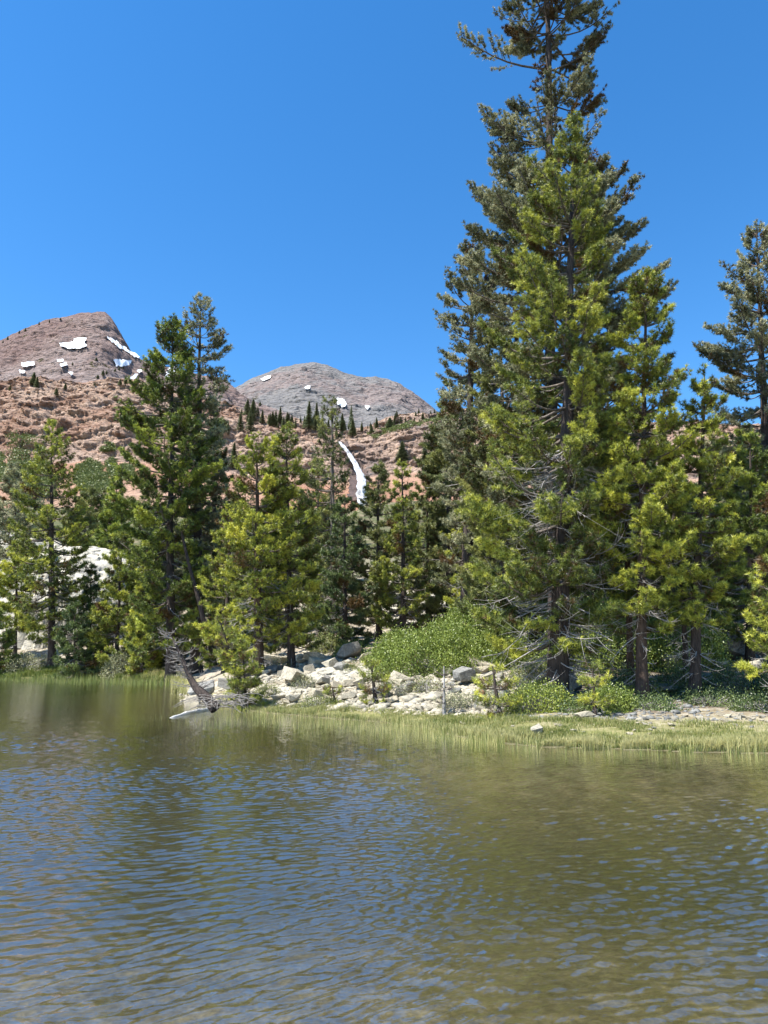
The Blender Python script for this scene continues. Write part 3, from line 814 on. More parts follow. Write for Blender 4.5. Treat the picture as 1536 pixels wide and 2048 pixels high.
# -- right hand group
tree_px(1112, 25.5, 1086, -330, 205, 'giant grey-green pine towering over all, its top cut off by the frame', F_SIL, BARK, 11, gaps=[(85, 200, .05), (200, 345, .5)], prof=[(-330,12),(-150,80),(0,132),(70,130),(95,65),(150,70),(220,98),(300,118),(380,145),(450,175),(520,200),(600,180),(700,150),(900,150),(1100,110)], c0=.18, nbr=6.5, r0=.36, clump=.5,
        twd=1.0, dead=26, boost=[(120, 3.2, 4.3), (135, 3.4, 3.7), (110, 2.9, 3.4), (105, .0, 2.2), (125, .3, 2.5), (150, -.4, 2.6), (170, .5, 2.2), (190, .1, 2.2), (235, 3.1, 2.3), (262, 3.3, 2.8), (290, 2.9, 2.6), (330, 3.2, 2.3), (300, .3, 1.9), (430, .4, 3.3), (455, .1, 3.8), (585, .1, 4.9), (610, -.2, 4.4)])
tree_px(1112, 20.0, 1150, 225, 205, 'dense yellow-green pine with thick dark trunk in front of the giant pine', F_OLG, BARK, 12, prof=[(225,8),(300,42),(400,80),(500,110),(600,118),(700,125),(800,132),(900,140),(1100,148),(1180,125)], c0=.12, nbr=7.0, r0=.38, dead=190, boost=[(1050, 3.4, 2.7), (1060, 3.0, 2.3), (1120, 4.2, 2.0), (1150, 3.1, 2.4), (1200, 3.6, 2.1), (1240, 3.2, 1.9), (1100, -.4, 2.0), (1180, 5.4, 1.8)], clump=.4, lop=.36, lop_az=3.1, tuft=.16)
tree_px(928, 31, 945, 478, 92, 'tall silvery pine with hanging grey twigs left of the giant pine', F_SIL, BARK, 13, prof=[(478,8),(520,42),(600,70),(700,85),(790,62),(900,72),(1100,60)], c0=.2, nbr=6, dead=40, clump=.6)
tree_px(1283, 19.3, 1292, 540, 112, 'bright yellow-green pine with pointed top right of the giant pine', F_YEL, BARK_RED, 14, prof=[(540,12),(600,48),(700,68),(800,84),(900,98),(1000,104),(1100,100),(1250,60)], c0=.2, nbr=9, dens=1.15, r0=.2, dead=40, tuft=.15)
tree_px(1262, 20.4, 1245, 770, 80, 'slender pine whose thin stem leans against the pointed yellow-green pine', F_GRN, BARK_RED, 15, prof='column', c0=.3, nbr=6, r0=.13, dead=30, tuft=.15)
tree_px(1388, 19.4, 1408, 742, 96, 'shorter yellow-green pine with white dead twigs on a forked dark trunk', F_YEL, BARK, 16, prof=[(742,8),(800,30),(850,46),(950,70),(1050,84),(1150,80),(1250,50)], c0=.28, nbr=9, dens=1.15, r0=.2, dead=60, tuft=.15)
tree_px(1374, 20.8, 1350, 960, 60, 'thin second stem beside the forked dark trunk', F_GRN, BARK, 17, prof='column', c0=.35, nbr=6, r0=.11, dead=24, tuft=.15)
tree_px(1545, 33, 1512, 440, 120, 'tall grey-green pine cut by the right edge of the frame', F_SIL, BARK, 18, prof=[(440,12),(500,40),(560,70),(680,108),(800,110),(900,100),(1100,80)], c0=.2, nbr=5.5, r0=.4, clump=.55)
tree_px(1500, 27, 1500, 860, 100, 'dark green pine filling the gap below the grey pine at the right edge', F_GRN, BARK, 19, prof='fat', c0=.12, nbr=7, tuft=.17)
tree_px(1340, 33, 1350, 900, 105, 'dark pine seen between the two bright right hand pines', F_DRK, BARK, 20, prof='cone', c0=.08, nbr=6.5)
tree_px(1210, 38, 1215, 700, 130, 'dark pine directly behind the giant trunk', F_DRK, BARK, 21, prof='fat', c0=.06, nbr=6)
tree_px(1010, 29, 1000, 640, 115, 'broad green pine close behind the left side of the dense yellow-green pine', F_OLV, BARK, 22, prof='fat', c0=.1, nbr=6.5)
tree_px(965, 33, 955, 905, 85, 'small orange-tinged pine above the green shrub mound', F_YEL, BARK, 23, prof='fat', c0=.05, nbr=7)
tree_px(900, 44, 898, 760, 75, 'dusky pine behind the silvery pine, its side boughs against the peak', F_OLV, BARK, 24, prof='ragged', c0=.1, nbr=6)
tree_px(1565, 16.5, 1560, 1085, 85, 'sunlit low pine reaching in from the right edge above the rocks', F_YEL, BARK, 25, prof='fat', c0=.35, nbr=7, tuft=.15)
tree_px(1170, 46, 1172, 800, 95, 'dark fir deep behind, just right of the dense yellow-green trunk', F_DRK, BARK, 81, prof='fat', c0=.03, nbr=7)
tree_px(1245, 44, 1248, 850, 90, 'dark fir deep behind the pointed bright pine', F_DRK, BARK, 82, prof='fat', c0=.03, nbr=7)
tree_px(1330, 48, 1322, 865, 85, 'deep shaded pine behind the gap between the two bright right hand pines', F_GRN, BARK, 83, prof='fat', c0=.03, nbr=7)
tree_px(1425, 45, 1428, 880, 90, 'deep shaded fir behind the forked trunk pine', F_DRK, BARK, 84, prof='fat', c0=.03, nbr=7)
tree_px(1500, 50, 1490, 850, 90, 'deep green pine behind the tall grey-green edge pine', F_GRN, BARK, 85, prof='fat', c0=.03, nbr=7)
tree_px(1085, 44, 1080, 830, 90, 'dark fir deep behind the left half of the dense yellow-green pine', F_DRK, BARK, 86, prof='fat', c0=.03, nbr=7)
# -- middle group
tree_px(518, 31, 513, 872, 92, 'full yellow-green pine with visible trunk, front left of the middle group', F_YEL, BARK_RED, 31, prof=[(872,8),(920,40),(1000,72),(1100,92),(1200,85),(1250,50)], c0=.17, nbr=6.5, r0=.3, dead=60)
tree_px(583, 32, 572, 848, 78, 'tall green pine just right of the front yellow-green one, thin bare tip', F_OLG, BARK, 32, prof=[(848,8),(900,35),(960,46),(1050,62),(1150,70),(1220,60)], c0=.12, nbr=6.5, r0=.22, dead=40)
tree_px(668, 40, 664, 785, 62, 'spindly half bare pine standing left of the waterfall', F_OLV, TWIG, 33, prof='ragged', c0=.12, nbr=6, dens=.55, dead=60, clump=.7, lop=.45, lop_az=3.14)
tree_px(690, 37, 690, 985, 82, 'low dark fir in the shadow below the spindly pine', F_DRK, BARK, 34, prof='cone', c0=.03, nbr=7)
tree_px(640, 44, 636, 905, 60, 'dark green pine wedged between the green pine and the spindly pine', F_GRN, BARK, 35, prof='cone', c0=.06, nbr=6)
tree_px(758, 41, 757, 922, 76, 'olive pine just right of the waterfall foot', F_OLV, BARK, 36, prof='fat', c0=.06, nbr=6.5)
tree_px(806, 39, 804, 918, 70, 'pointed olive pine with dark bare lower trunk right of the waterfall', F_OLG, BARK, 37, prof='cone', c0=.14, nbr=6.5, dead=40)
tree_px(858, 45, 852, 955, 78, 'broad dull green pine between pointed olive pine and silvery pine', F_OLV, BARK, 38, prof='fat', c0=.05, nbr=6)
tree_px(450, 38, 462, 1000, 62, 'short bright pine at the right foot of the big dark pine', F_YEL, BARK, 39, prof='fat', c0=.1, nbr=6.5)
tree_px(555, 48, 548, 880, 60, 'pale tipped pine showing between the two front middle pines', F_YEL, BARK, 40, prof='cone', c0=.05, nbr=6)
# -- left group
tree_px(340, 46, 346, 640, 92, 'big dark green pine dominating the left group', F_GRN, BARK, 51, prof=[(640,10),(680,42),(720,45),(800,78),(850,98),(900,108),(1000,100),(1100,90),(1200,75)], c0=.12, nbr=5.5, r0=.42, clump=.5, lop=.1, lop_az=3.1)
tree_px(392, 48, 402, 588, 78, 'thin see-through pine top rising beside the big dark pine', F_SIL, BARK, 52, prof=[(588,6),(640,38),(690,60),(740,60),(800,62),(900,60)], c0=.2, nbr=4.4, dens=.6, clump=.4)
tree_px(425, 52, 428, 820, 62, 'dark pine packed against the right side of the big dark pine', F_DRK, BARK, 53, prof='fat', c0=.05, nbr=5.5)
tree_px(104, 56, 105, 835, 84, 'tall yellow-green pine with dark trunk in front of the pale outcrop', F_OLG, BARK, 54, prof=[(835,5),(900,36),(1000,66),(1080,82),(1180,85),(1250,60)], c0=.14, nbr=5, r0=.42, dens=.7, twd=.6, dead=70)
tree_px(36, 68, 30, 925, 62, 'bare looking grey pine at the left edge behind the tall yellow-green pine', F_SIL, BARK, 55, prof='ragged', c0=.2, nbr=5, dens=.6)
tree_px(30, 60, 34, 1085, 50, 'small pine with thin stem in front of the pale outcrop', F_YEL, BARK, 56, prof='fat', c0=.3, nbr=6)
tree_px(-8, 55, -6, 1220, 45, 'low bushy pine at the left edge by the water', F_GRN, BARK, 57, prof='fat', c0=.03, nbr=8)
tree_px(232, 54, 246, 1062, 62, 'round topped olive pine between the outcrop and the big dark pine', F_OLG, BARK, 58, prof='fat', c0=.03, nbr=6.5)
tree_px(180, 58, 182, 1130, 52, 'low dark fir right of the tall yellow-green pine', F_DRK, BARK, 59, prof='cone', c0=.02, nbr=7)
tree_px(288, 52, 292, 1120, 42, 'narrow green pine left of the big dark trunk', F_YEL, BARK, 60, prof='fat', c0=.03, nbr=8)
tree_px(285, 51.3, 288, 1235, 26, 'waist high yellow-green sapling by the left shore', F_YEL, BARK, 61, prof='fat', c0=.03, nbr=10)
tree_px(215, 95, 236, 950, 60, 'dark pine behind the round topped olive pine', F_GRN, BARK, 62, prof='cone', c0=.03, nbr=5)
tree_px(165, 110, 190, 985, 75, 'dull green pine on the slope above the outcrop', F_OLV, BARK, 63, prof='fat', c0=.03, nbr=5)
tree_px(150, 53, 150, 1205, 48, 'dark fir under the lowest boughs of the tall yellow-green pine', F_DRK, BARK, 64, prof='fat', c0=.02, nbr=7)
tree_px(318, 56, 318, 1010, 70, 'shaded pine behind the big dark trunk', F_DRK, BARK, 65, prof='fat', c0=.02, nbr=6)
open('/tmp/n.txt','w').write(str(NTRI[0]))

# -- background forest: a few trees copied, each an object
def copy_tree(src, loc, rz, sc, label, group):
    r = src.copy(); COL.objects.link(r); r.location = loc; r.rotation_euler = (0, 0, rz); r.scale = sc
    r['label'] = label; r['group'] = group
    for ch in list(src.children):
        c_ = ch.copy(); COL.objects.link(c_); c_.parent = r
    return r

def proto(seed, fmat, prof, nbr=4.5):
    return pine_data(seed, 14, 2.6, c0=.05, prof=prof, nbr=nbr, tuft=.42, k=7, needle=.05, twd=.7, dens=.9, dead=0, r0=.22)
bgs = [('cone', F_OLV), ('fat', F_GRN), ('cone', F_DRK), ('fat', F_OLV)]
protos = []
rr = random.Random(4)
kinds = ['olive conical pine in the forest belt behind the shore trees', 'green full crowned pine in the forest belt behind the shore trees',
         'dark conical fir in the forest belt behind the shore trees', 'olive full crowned pine in the forest belt behind the shore trees']
groups = ['olive conical pines of the forest belt', 'green pines of the forest belt', 'dark firs of the forest belt', 'olive full pines of the forest belt']
spots = []
LM = [(105, 'the tall yellow-green shore pine'), (346, 'the big dark pine'), (513, 'the front middle pine'), (664, 'the spindly pine'), (804, 'the pointed olive pine'),
      (935, 'the silvery pine'), (1090, 'the giant pine'), (1290, 'the pointed bright pine'), (1405, 'the forked pine'), (1515, 'the right edge pine')]
def beside(px):
    x_, n_ = min(LM, key=lambda q: abs(q[0] - px)); return ('left of ' if px < x_ else 'right of ') + n_
for row, (D, y0, y1, x0, x1, nn_) in enumerate([(62, 1010, 1120, 270, 1480, 20), (85, 985, 1060, 300, 1520, 18), (120, 975, 1030, 240, 1540, 22), (170, 965, 1010, 120, 1560, 26)]):
    for i in range(nn_):
        px = x0 + (x1 - x0) * (i + rr.random()) / nn_
        spots.append((px, D * rr.uniform(.9, 1.12), rr.uniform(y0, y1) + (25 if 700 < px < 745 else 0), rr.randrange(4), row))
for j, (px, D, pyt, kd, row) in enumerate(spots):
    lb_ = ['olive conical pine', 'green full crowned pine', 'dark conical fir', 'olive full crowned pine'][kd] + [' close', ' some way', ' far', ' deep in the wood'][row] + ' behind, ' + beside(px)
    X = (px - 768) / FPX * D * CP; z = gz(X, D); Zt = at(px, pyt, D)[2]
    H = max(4.0, Zt - z)
    sc = (H / 14,) * 3
    while len(protos) < 4:
        q = len(protos)
        d = proto(200 + q, *bgs[q][::-1])
        protos.append((bgs[q], d, None))
    if protos[kd][2] is None:
        r = make_tree('forest_pine', (X, D, z - .2), protos[kd][1], lb_, 'pine tree', protos[kd][0][1], BARK, groups[kd])
        r.scale = (sc[0] * 1.1, sc[1] * 1.1, sc[2]); protos[kd] = (protos[kd][0], protos[kd][1], r)
    else:
        copy_tree(protos[kd][2], (X, D, z - .2), rr.uniform(0, 6.28), (sc[0] * rr.uniform(.9, 1.25), sc[1] * 1.1, sc[2]), lb_, groups[kd])

# -- far conifers on the ridges
def far_conifer(seed, slim=1.0):
    rng = np.random.RandomState(seed)
    n = 700
    t_ = rng.rand(n) ** .8
    r = (1 - t_) ** .85 * 0.14 * slim * np.where(rng.rand(n) < .25, .4, 1) * rng.uniform(.6, 1.1, n) + .006
    a = rng.rand(n) * 6.283
    C = np.stack([np.cos(a) * r, np.sin(a) * r, .1 + .88 * t_], 1)
    out_ = np.stack([np.cos(a), np.sin(a), -.25 + 0 * a], 1)
    s = np.stack([-np.sin(a), np.cos(a), 0 * a], 1) + rng.normal(size=(n, 3)) * .3
    L = (.035 + .05 * (1 - t_))[:, None] * rng.uniform(.7, 1.3, (n, 1))
    V = np.stack([C - out_ * L * .6 - s * L * .35, C - out_ * L * .6 + s * L * .35, C + out_ * L * .6 + np.array([0, 0, -.1]) * L], 1).reshape(-1, 3)
    F = np.arange(n * 3).reshape(-1, 3)
    P = np.array([[[0, 0, -.03], [0, 0, .5], [0, 0, 1.0]]]); T = tubes(P, np.array([[.017, .011, .002]]), 6)
    return V, F, rng.uniform(.1, .9, n), T
fc = []
for sdd in range(4):
    V, F, tn, T = far_conifer(300 + sdd, [1, .8, 1.35, 1.1][sdd])
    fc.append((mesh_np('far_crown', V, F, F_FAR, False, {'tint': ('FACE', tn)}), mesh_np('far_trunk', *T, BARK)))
def far_tree(L, px, pyb, hpx, label, group, kd=None, wide=1.0):
    X, Y, Z = L.hit(px, pyb)
    H = hpx / FPX * Y
    kd = rr.randrange(4) if kd is None else kd
    root = empty('ridge_conifer', (X, Y, Z - .02 * H), label, 'conifer', group)
    root.scale = (H * wide * rr.uniform(1.1, 1.7), H * wide * 1.35, H); root.rotation_euler = (0, 0, rr.uniform(0, 6.28))
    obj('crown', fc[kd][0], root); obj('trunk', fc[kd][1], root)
lab = 'small dark conifer in the row along the ridge below the grey peak'
for i in range(78):
    px = rr.choice([rr.uniform(470, 560), rr.uniform(540, 660), rr.uniform(590, 760), rr.uniform(760, 870)])
    yb = np.interp(px, CL.sx, CL.sy) + rr.uniform(-2, 14)
    hh = (14 + 28 * rr.random() ** 1.6) if px < 700 else rr.uniform(10, 26)
    if px > 770: hh *= .7
    z_ = 'between the big dark pine and the front middle pine' if px < 520 else 'above the front middle pines' if px < 610 else 'left of the spindly pine top' if px < 665 else 'right of the spindly pine top' if px < 725 else 'above the orange slope' if px < 800 else 'near the silvery pine'
    far_tree(CL, px, yb, hh, ('tall' if hh > 31 else 'mid-sized' if hh > 22 else 'little') + ' dark conifer on the ridge ' + z_, 'conifers along the ridge')
for px, yb, hh, wd_, lb in [(618, 862, 68, .9, 'tallest ragged conifer standing up from the ridge tree row'), (633, 860, 62, .8, 'tall thin conifer just right of the tallest ridge conifer'),
        (699, 852, 55, .5, 'bare dead snag poking above the ridge beside the snow patch'), (705, 872, 42, 1.1, 'isolated conifer above the head of the waterfall'),
        (780, 858, 26, 2.2, 'round bushy conifer alone on the orange slope'), (742, 866, 20, 1.5, 'small conifer above the orange rock'),
        (805, 930, 52, 1.5, 'blue-green conifer on the orange rock right of the waterfall'), (850, 935, 58, 1.1, 'slim blue-green conifer further along the orange rock'),
        (466, 940, 60, 1.1, 'lone conifer on the red slope left of the middle pines'), (456, 868, 30, .9, 'little conifer at the left end of the ridge trees'),
        (480, 862, 42, .9, 'conifer near the left end of the ridge trees'), (500, 866, 45, 1.0, 'taller conifer in the left part of the ridge row')]:
    far_tree(CL, px, yb, hh, lb, None, wide=wd_)
for px, yb, hh in [(66, 772, 32), (72, 776, 26), (130, 780, 16), (112, 790, 18), (250, 768, 22), (240, 772, 16), (20, 780, 12), (275, 790, 18), (190, 770, 9), (300, 800, 20)]:
    far_tree(CL, px, yb, hh, 'dark small conifer perched on top of the left cliff', 'conifers on the left cliff', wide=1.4)
for px, yb, hh in [(207, 752, 14), (195, 758, 10), (214, 748, 9), (222, 745, 7), (230, 742, 8), (238, 738, 9), (246, 738, 8), (145, 730, 8), (193, 721, 9), (5, 686, 8), (15, 680, 10),
                   (38, 667, 8), (50, 663, 9), (78, 650, 8), (98, 645, 7), (120, 640, 6), (300, 728, 14), (448, 762, 9), (310, 735, 10), (520, 812, 10)]:
    far_tree(LP, px, yb, hh, 'tiny dark conifer on the slope of the red peak', 'conifers on the red peak', wide=1.5)

# ------------------------------------------------------------------ rocks
import bmesh
def rock_mesh(seed, mat, flat=1.0, npt=16, cut=0.03, box=True):
    rng = random.Random(seed); bm = bmesh.new()
    for i in range(npt):
        v = Vector((rng.gauss(0, 1), rng.gauss(0, 1), rng.gauss(0, 1))).normalized() * rng.uniform(.75, 1)
        if i < 8: v = Vector(((i & 1) * 2 - 1 + rng.uniform(-.5, .5), (i & 2) - 1 + rng.uniform(-.5, .5), (i & 4) / 2 - 1 + rng.uniform(-.5, .5))) * rng.uniform(.5, .78)
        bm.verts.new((v.x, v.y * .85, v.z * .72 * flat))
    bmesh.ops.convex_hull(bm, input=bm.verts)
    for v in [v for v in bm.verts if not v.link_faces]: bm.verts.remove(v)
    bmesh.ops.bevel(bm, geom=list(bm.edges), offset=cut, segments=1, profile=.6, affect='EDGES')
    bmesh.ops.triangulate(bm, faces=bm.faces)
    bmesh.ops.subdivide_edges(bm, edges=bm.edges, cuts=1, use_grid_fill=True)
    V = np.array([v.co[:] for v in bm.verts])
    d = 0.06 * fbm(V[:, 0] * 1.6 + seed, V[:, 1] * 1.6, V[:, 2] * 1.6, 4)
    for v, k_ in zip(bm.verts, d): v.co += v.co.normalized() * float(k_)
    me = bpy.data.meshes.new('rock'); bm.to_mesh(me); bm.free(); me.materials.append(mat); return me
rocks = [rock_mesh(i, GRAN, [1, .7, .55, .85][i % 4], 9 + i % 5, .02) for i in range(12)]
rocks_g = [rock_mesh(40 + i, GRAN_G, [.8, .65][i % 2], 18, .02) for i in range(4)]
rock_r = rock_mesh(77, GRAN_R, 1, 10)
def put_rock(px, py, w_px, h_px=None, label=None, group=None, me=None, D=None, rs=None, emb=.12):
    """py: foot of the rock"""
    if D is None:
        Ds = np.linspace(11, 70, 500); dx, dy, dz = ray(px, py)
        gx = dx / dy * Ds; g_ = ground_q(gx, Ds); zz = EYE + dz / dy * Ds
        j = np.argmax(g_ > zz) if (g_ > zz).any() else np.argmin(abs(g_ - zz)); D = Ds[j]
    else:
        dx, dy, dz = ray(px, py); gx = None
    X = dx / dy * D; Z = gz(X, D)
    w_ = w_px / FPX * D / 2; h_ = (h_px or w_px * .6) / FPX * D / 2
    me = me or rr.choice(rocks if rr.random() < .75 else rocks_g)
    o = obj('rock', me, None, (X, D, Z + h_ * (1 - emb * 2) ), (rr.uniform(-.3, .3), rr.uniform(-.3, .3), rr.uniform(0, 6.28)), label=label, cat='rock', group=group)
    o.scale = (w_, w_ * rr.uniform(.8, 1.1), h_ / .72)
    return o
GR1 = 'pale angular rocks heaped on the talus slope'
LB1 = 'pale angular granite rock in the heap on the slope behind the reeds'
big = [(588, 1372, 66, 44, 'large pale block overhanging a dark hollow in the talus'), (700, 1318, 55, 34, 'big rounded cream boulder at the top of the talus'),
       (745, 1322, 50, 30, 'wide cream boulder at the top of the talus beside the shrub mound'), (640, 1325, 46, 26, 'flat pale slab near the pine trunks at the top of the talus'),
       (545, 1328, 60, 22, 'long flat pale slab behind the leaning young pine'), (690, 1350, 52, 30, 'grey mottled block in the middle of the talus'),
       (925, 1372, 62, 48, 'blocky pale grey boulder cracked across, above the meadow'), (955, 1345, 60, 36, 'cream boulder right of the middle of the talus'),
       (850, 1345, 50, 30, 'pale boulder below the shrub mound'), (620, 1300, 50, 26, 'sunlit boulder behind the talus between trunks'),
       (1178, 1335, 52, 46, 'smooth grey boulder right of the thick dark trunk, its right half shaded'), (1150, 1385, 30, 46, 'upright shaded rock leaning at the foot of the thick trunk'),
       (1330, 1340, 56, 40, 'dark mottled boulder between the two right hand trunks'), (1325, 1388, 62, 24, 'dark rock lying in shadow between the right hand trunks'),
       (1455, 1320, 80, 40, 'white sunlit boulder behind the forked trunk'), (1510, 1300, 70, 44, 'white boulder near the right edge of the frame'),
       (400, 1400, 60, 40, 'pale boulder at the root of the leaning dead snag'), (470, 1385, 50, 30, 'grey boulder under the leaning young pine'),
       (385, 1412, 34, 22, 'white rock at the tip of the spit beside the dead snag'), (1440, 1310, 60, 40, 'pale boulder just right of the forked trunk'),
       (1075, 1470, 34, 20, 'half sunken pale rock in the bright meadow grass'), (1165, 1440, 40, 24, 'white rock at the edge of the shaded gravel'),
       (700, 1375, 40, 22, 'flat stone low on the talus with a dark gap beneath'), (800, 1368, 46, 26, 'yellowish pale block in the middle of the talus'),
       (232, 1349, 30, 17, 'small pale boulder, largest of those in the left meadow grass'), (175, 1348, 18, 15, 'small upright white stone in the left meadow grass')]
for b_ in big: put_rock(b_[0], b_[1], b_[2] * 1.2, b_[3] * 1.1, b_[4], None, rr.choice(rocks_g) if (b_[4].startswith(('dark', 'grey', 'smooth grey', 'upright shaded'))) else None)  # rocks in shadow also take the grey stone, shade put into their colour
put_rock(963, 1398, 18, 20, 'small rusty red rock among the pale stones', None, rock_r)
put_rock(308, 1340, 26, 14, 'dark red rock at the shore behind the dead snag', None, rock_r)
ZR = [(590, 'between the leaning young pine and the middle trunks'), (690, 'below the tall green pine'), (790, 'around the young pine in the talus'), (880, 'under the green shrub mound'), (1100, 'between the scraggly sapling and the thick trunk')]
for i in range(165):
    px = rr.uniform(505, 1010)
    top = np.interp(px, [505, 560, 640, 750, 900, 1010], [1325, 1318, 1300, 1312, 1335, 1350])
    bot = np.interp(px, [505, 700, 850, 1010], [1408, 1420, 1428, 1436])
    f = rr.random() ** .9
    py = top + (bot - top) * f
    w_ = rr.uniform(13, 50) * rr.uniform(.6, 1) * (1.1 - .35 * f)
    zn = next(z_ for x_, z_ in ZR if px < x_)
    szn = 'chunky' if w_ > 38 else 'medium' if w_ > 24 else 'small'
    hn = 'high on' if f < .33 else 'halfway down' if f < .67 else 'low on'
    put_rock(px, py, w_, w_ * rr.uniform(.4, .75), f'{szn} pale rock {hn} the talus {zn}', GR1)
for i in range(28):
    px = rr.uniform(1405, 1536); py = rr.uniform(1262, 1345); w_ = rr.uniform(14, 40)
    put_rock(px, py, w_, w_ * .55, ('broad' if w_ > 27 else 'small') + ' white rock on the bank ' + ('just right of the forked trunk' if px < 1460 else 'near the right edge of the frame'), 'white rocks on the right bank')
for i in range(24):
    px = rr.uniform(905, 1530); py = rr.uniform(1442, 1482); w_ = rr.uniform(8, 20)
    put_rock(px, py, w_, w_ * .5, 'small pale stone in the meadow grass ' + ('below the thick trunk' if px < 1180 else 'below the pointed pine' if px < 1340 else 'below the forked trunk'), 'stones in the meadow grass', emb=.32)
for i in range(34):
    px = rr.uniform(1130, 1536); py = np.interp(px, [1130, 1300, 1536], [1430, 1442, 1440]) + rr.gauss(0, 6); w_ = rr.uniform(9, 26)
    put_rock(px, py, w_, w_ * .5, 'broken pale stone on the upper meadow edge ' + ('beside the thick trunk' if px < 1230 else 'under the pointed pine' if px < 1340 else 'under the forked trunk' if px < 1440 else 'near the right frame edge'), 'stones along the meadow edge', emb=.3)

def ground_at_px(PX, PY, d0=9.0, d1=75.0):
    """vectorised: where the sight lines through picture points meet the ground"""
    dx, dy, dz = ray(PX, PY)
    Ds = np.geomspace(d0, d1, 240)
    best = np.full(PX.shape, d1); done = np.zeros(PX.shape, bool)
    for D in Ds:
        g_ = ground_q(dx / dy * D, np.full(PX.shape, D))
        h_ = (g_ >= EYE + dz / dy * D) & ~done
        best[h_] = D; done |= h_
    X = dx / dy * best
    return X, best, ground_q(X, best), done

# gravel and small broken stone between the boulders: uncountable
def make_gravel(n, xr, yfun, size, name, seed, mat):
    rng = np.random.RandomState(seed)
    PX = rng.uniform(*xr, n); lo, hi = yfun(PX); PY = lo + (hi - lo) * rng.rand(n)
    X, Y, Z, ok = ground_at_px(PX, PY)
    X, Y, Z = X[ok], Y[ok], Z[ok]; n = len(X)
    base = np.array([[1, 0, 0], [0, 1, 0], [-1, 0, 0], [0, -1, 0], [.1, .1, 1], [0, 0, -1], [.6, .6, .55], [-.6, .5, .6], [-.5, -.6, .5], [.6, -.55, .5]], float)
    bm = bmesh.new()
    for v in base: bm.verts.new(v)
    bmesh.ops.convex_hull(bm, input=bm.verts); bm.verts.index_update(); bmesh.ops.triangulate(bm, faces=bm.faces)
    bm.verts.index_update(); Fb = np.array([[v.index for v in f.verts] for f in bm.faces]); Vb = np.array([v.co[:] for v in bm.verts]); bm.free()
    s = size * rng.lognormal(0, .5, (n, 1, 1))
    a = rng.rand(n) * 6.28
    Vr = Vb[None] * rng.uniform(.6, 1.3, (n, len(Vb), 1)) * np.array([1, .8, .5])
    ca, sa = np.cos(a)[:, None], np.sin(a)[:, None]
    Vx = Vr[..., 0] * ca - Vr[..., 1] * sa; Vy = Vr[..., 0] * sa + Vr[..., 1] * ca
    V = np.stack([Vx, Vy, Vr[..., 2]], -1) * s + np.stack([X, Y, Z], 1)[:, None, :]
    F = (Fb[None] + (np.arange(n) * len(Vb))[:, None, None]).reshape(-1, 3)
    obj(name, mesh_np(name, V.reshape(-1, 3), F, mat), label={'talus_gravel': 'pale broken rubble between the talus boulders', 'bank_gravel': 'shaded gravel and broken stone under the right hand trunks',
        'talus_rubble': 'broken angular blocks too many to count in the talus', 'left_gravel': 'pale stones along the shore of the spit by the dead snag'}[name], cat='gravel', kind='stuff')
make_gravel(9000, (500, 1050), lambda p: (np.interp(p, [500, 640, 760, 1050], [1322, 1290, 1305, 1345]), np.interp(p, [500, 850, 1050], [1415, 1432, 1440])), .05, 'talus_gravel', 1, GRAN)
make_gravel(1700, (500, 1030), lambda p: (np.interp(p, [500, 640, 760, 1050], [1322, 1295, 1308, 1345]), np.interp(p, [500, 850, 1050], [1412, 1428, 1436])), .10, 'talus_rubble', 9, GRAN)
make_gravel(2200, (1000, 1600), lambda p: (np.interp(p, [1000, 1400, 1450, 1600], [1350, 1350, 1250, 1250]), np.interp(p, [1000, 1150, 1600], [1438, 1440, 1446])), .045, 'bank_gravel', 2, GRAN_G)  # darker stone material carries the shade under the trunks
make_gravel(700, (360, 500), lambda p: (1370 + 0 * p, 1408 + 0 * p), .06, 'left_gravel', 3, GRAN)

# pale outcrop behind the left trees
def outcrop(name, px0, px1, pyt, pyb, D, depth, label, mat, seed, k=1.0):
    nx, ny = 220, 160
    X0, _, Zb = at(px0, pyb, D); X1, _, _ = at(px1, pyb, D); _, _, Zt = at((px0 + px1) / 2, pyt, D + depth * .5)
    uu, vv = np.meshgrid(np.linspace(-1, 1, nx), np.linspace(-1, 1, ny), indexing='xy')
    X = (X0 + X1) / 2 + uu * (X1 - X0) / 2 * 1.15; Y = D + depth * (vv * .5 + .5)
    r = np.clip(1 - np.abs(uu) ** 2.6 - np.abs(vv) ** 3, -0.2, 1)
    g = ground_z(X, Y, False)
    hh = Zt - g
    Z = g - .6 + np.sign(r) * np.abs(r) ** .5 * hh * (1 + .16 * perlin(X * .12, Y * .12, 0 * X + seed)) * (.72 + .28 * (vv * .5 + .5))
    cr = fbm(X * .22 / k, Y * .3 / k, Z * .5 / k + seed, 6, .55, ridged=True)
    if k < .5:
        c5 = cr * 5; cr = .4 * cr + .6 * (np.floor(c5) + sstep(.4, .75, c5 - np.floor(c5))) / 5
    Z = Z + .9 * k * cr; Y = Y - 1.1 * k * fbm(X * .3 / k, Z * .6 / k, Y * .2 / k + seed, 5, .6, ridged=True)
    V = np.stack([X, Y, Z], -1).reshape(-1, 3)
    obj(name, mesh_np(name, V, grid_faces(ny, nx), mat, False), label=label, cat='rock outcrop')
GRAN_B = granite('granite_outcrop', (0.64, 0.60, 0.49), (0.36, 0.34, 0.30), (0.50, 0.43, 0.32), .22)
outcrop('granite_outcrop', -160, 225, 1085, 1300, 64, 24, 'broad white granite outcrop behind the left shore pines', GRAN_B, 4)
outcrop('granite_outcrop', -260, 70, 1050, 1200, 82, 20, 'higher white granite ledge behind the outcrop at the left edge', GRAN_B, 9)
GRAN_L = granite('granite_ledge', (0.56, 0.52, 0.42), (0.24, 0.24, 0.21), (0.58, 0.47, 0.30), .8)
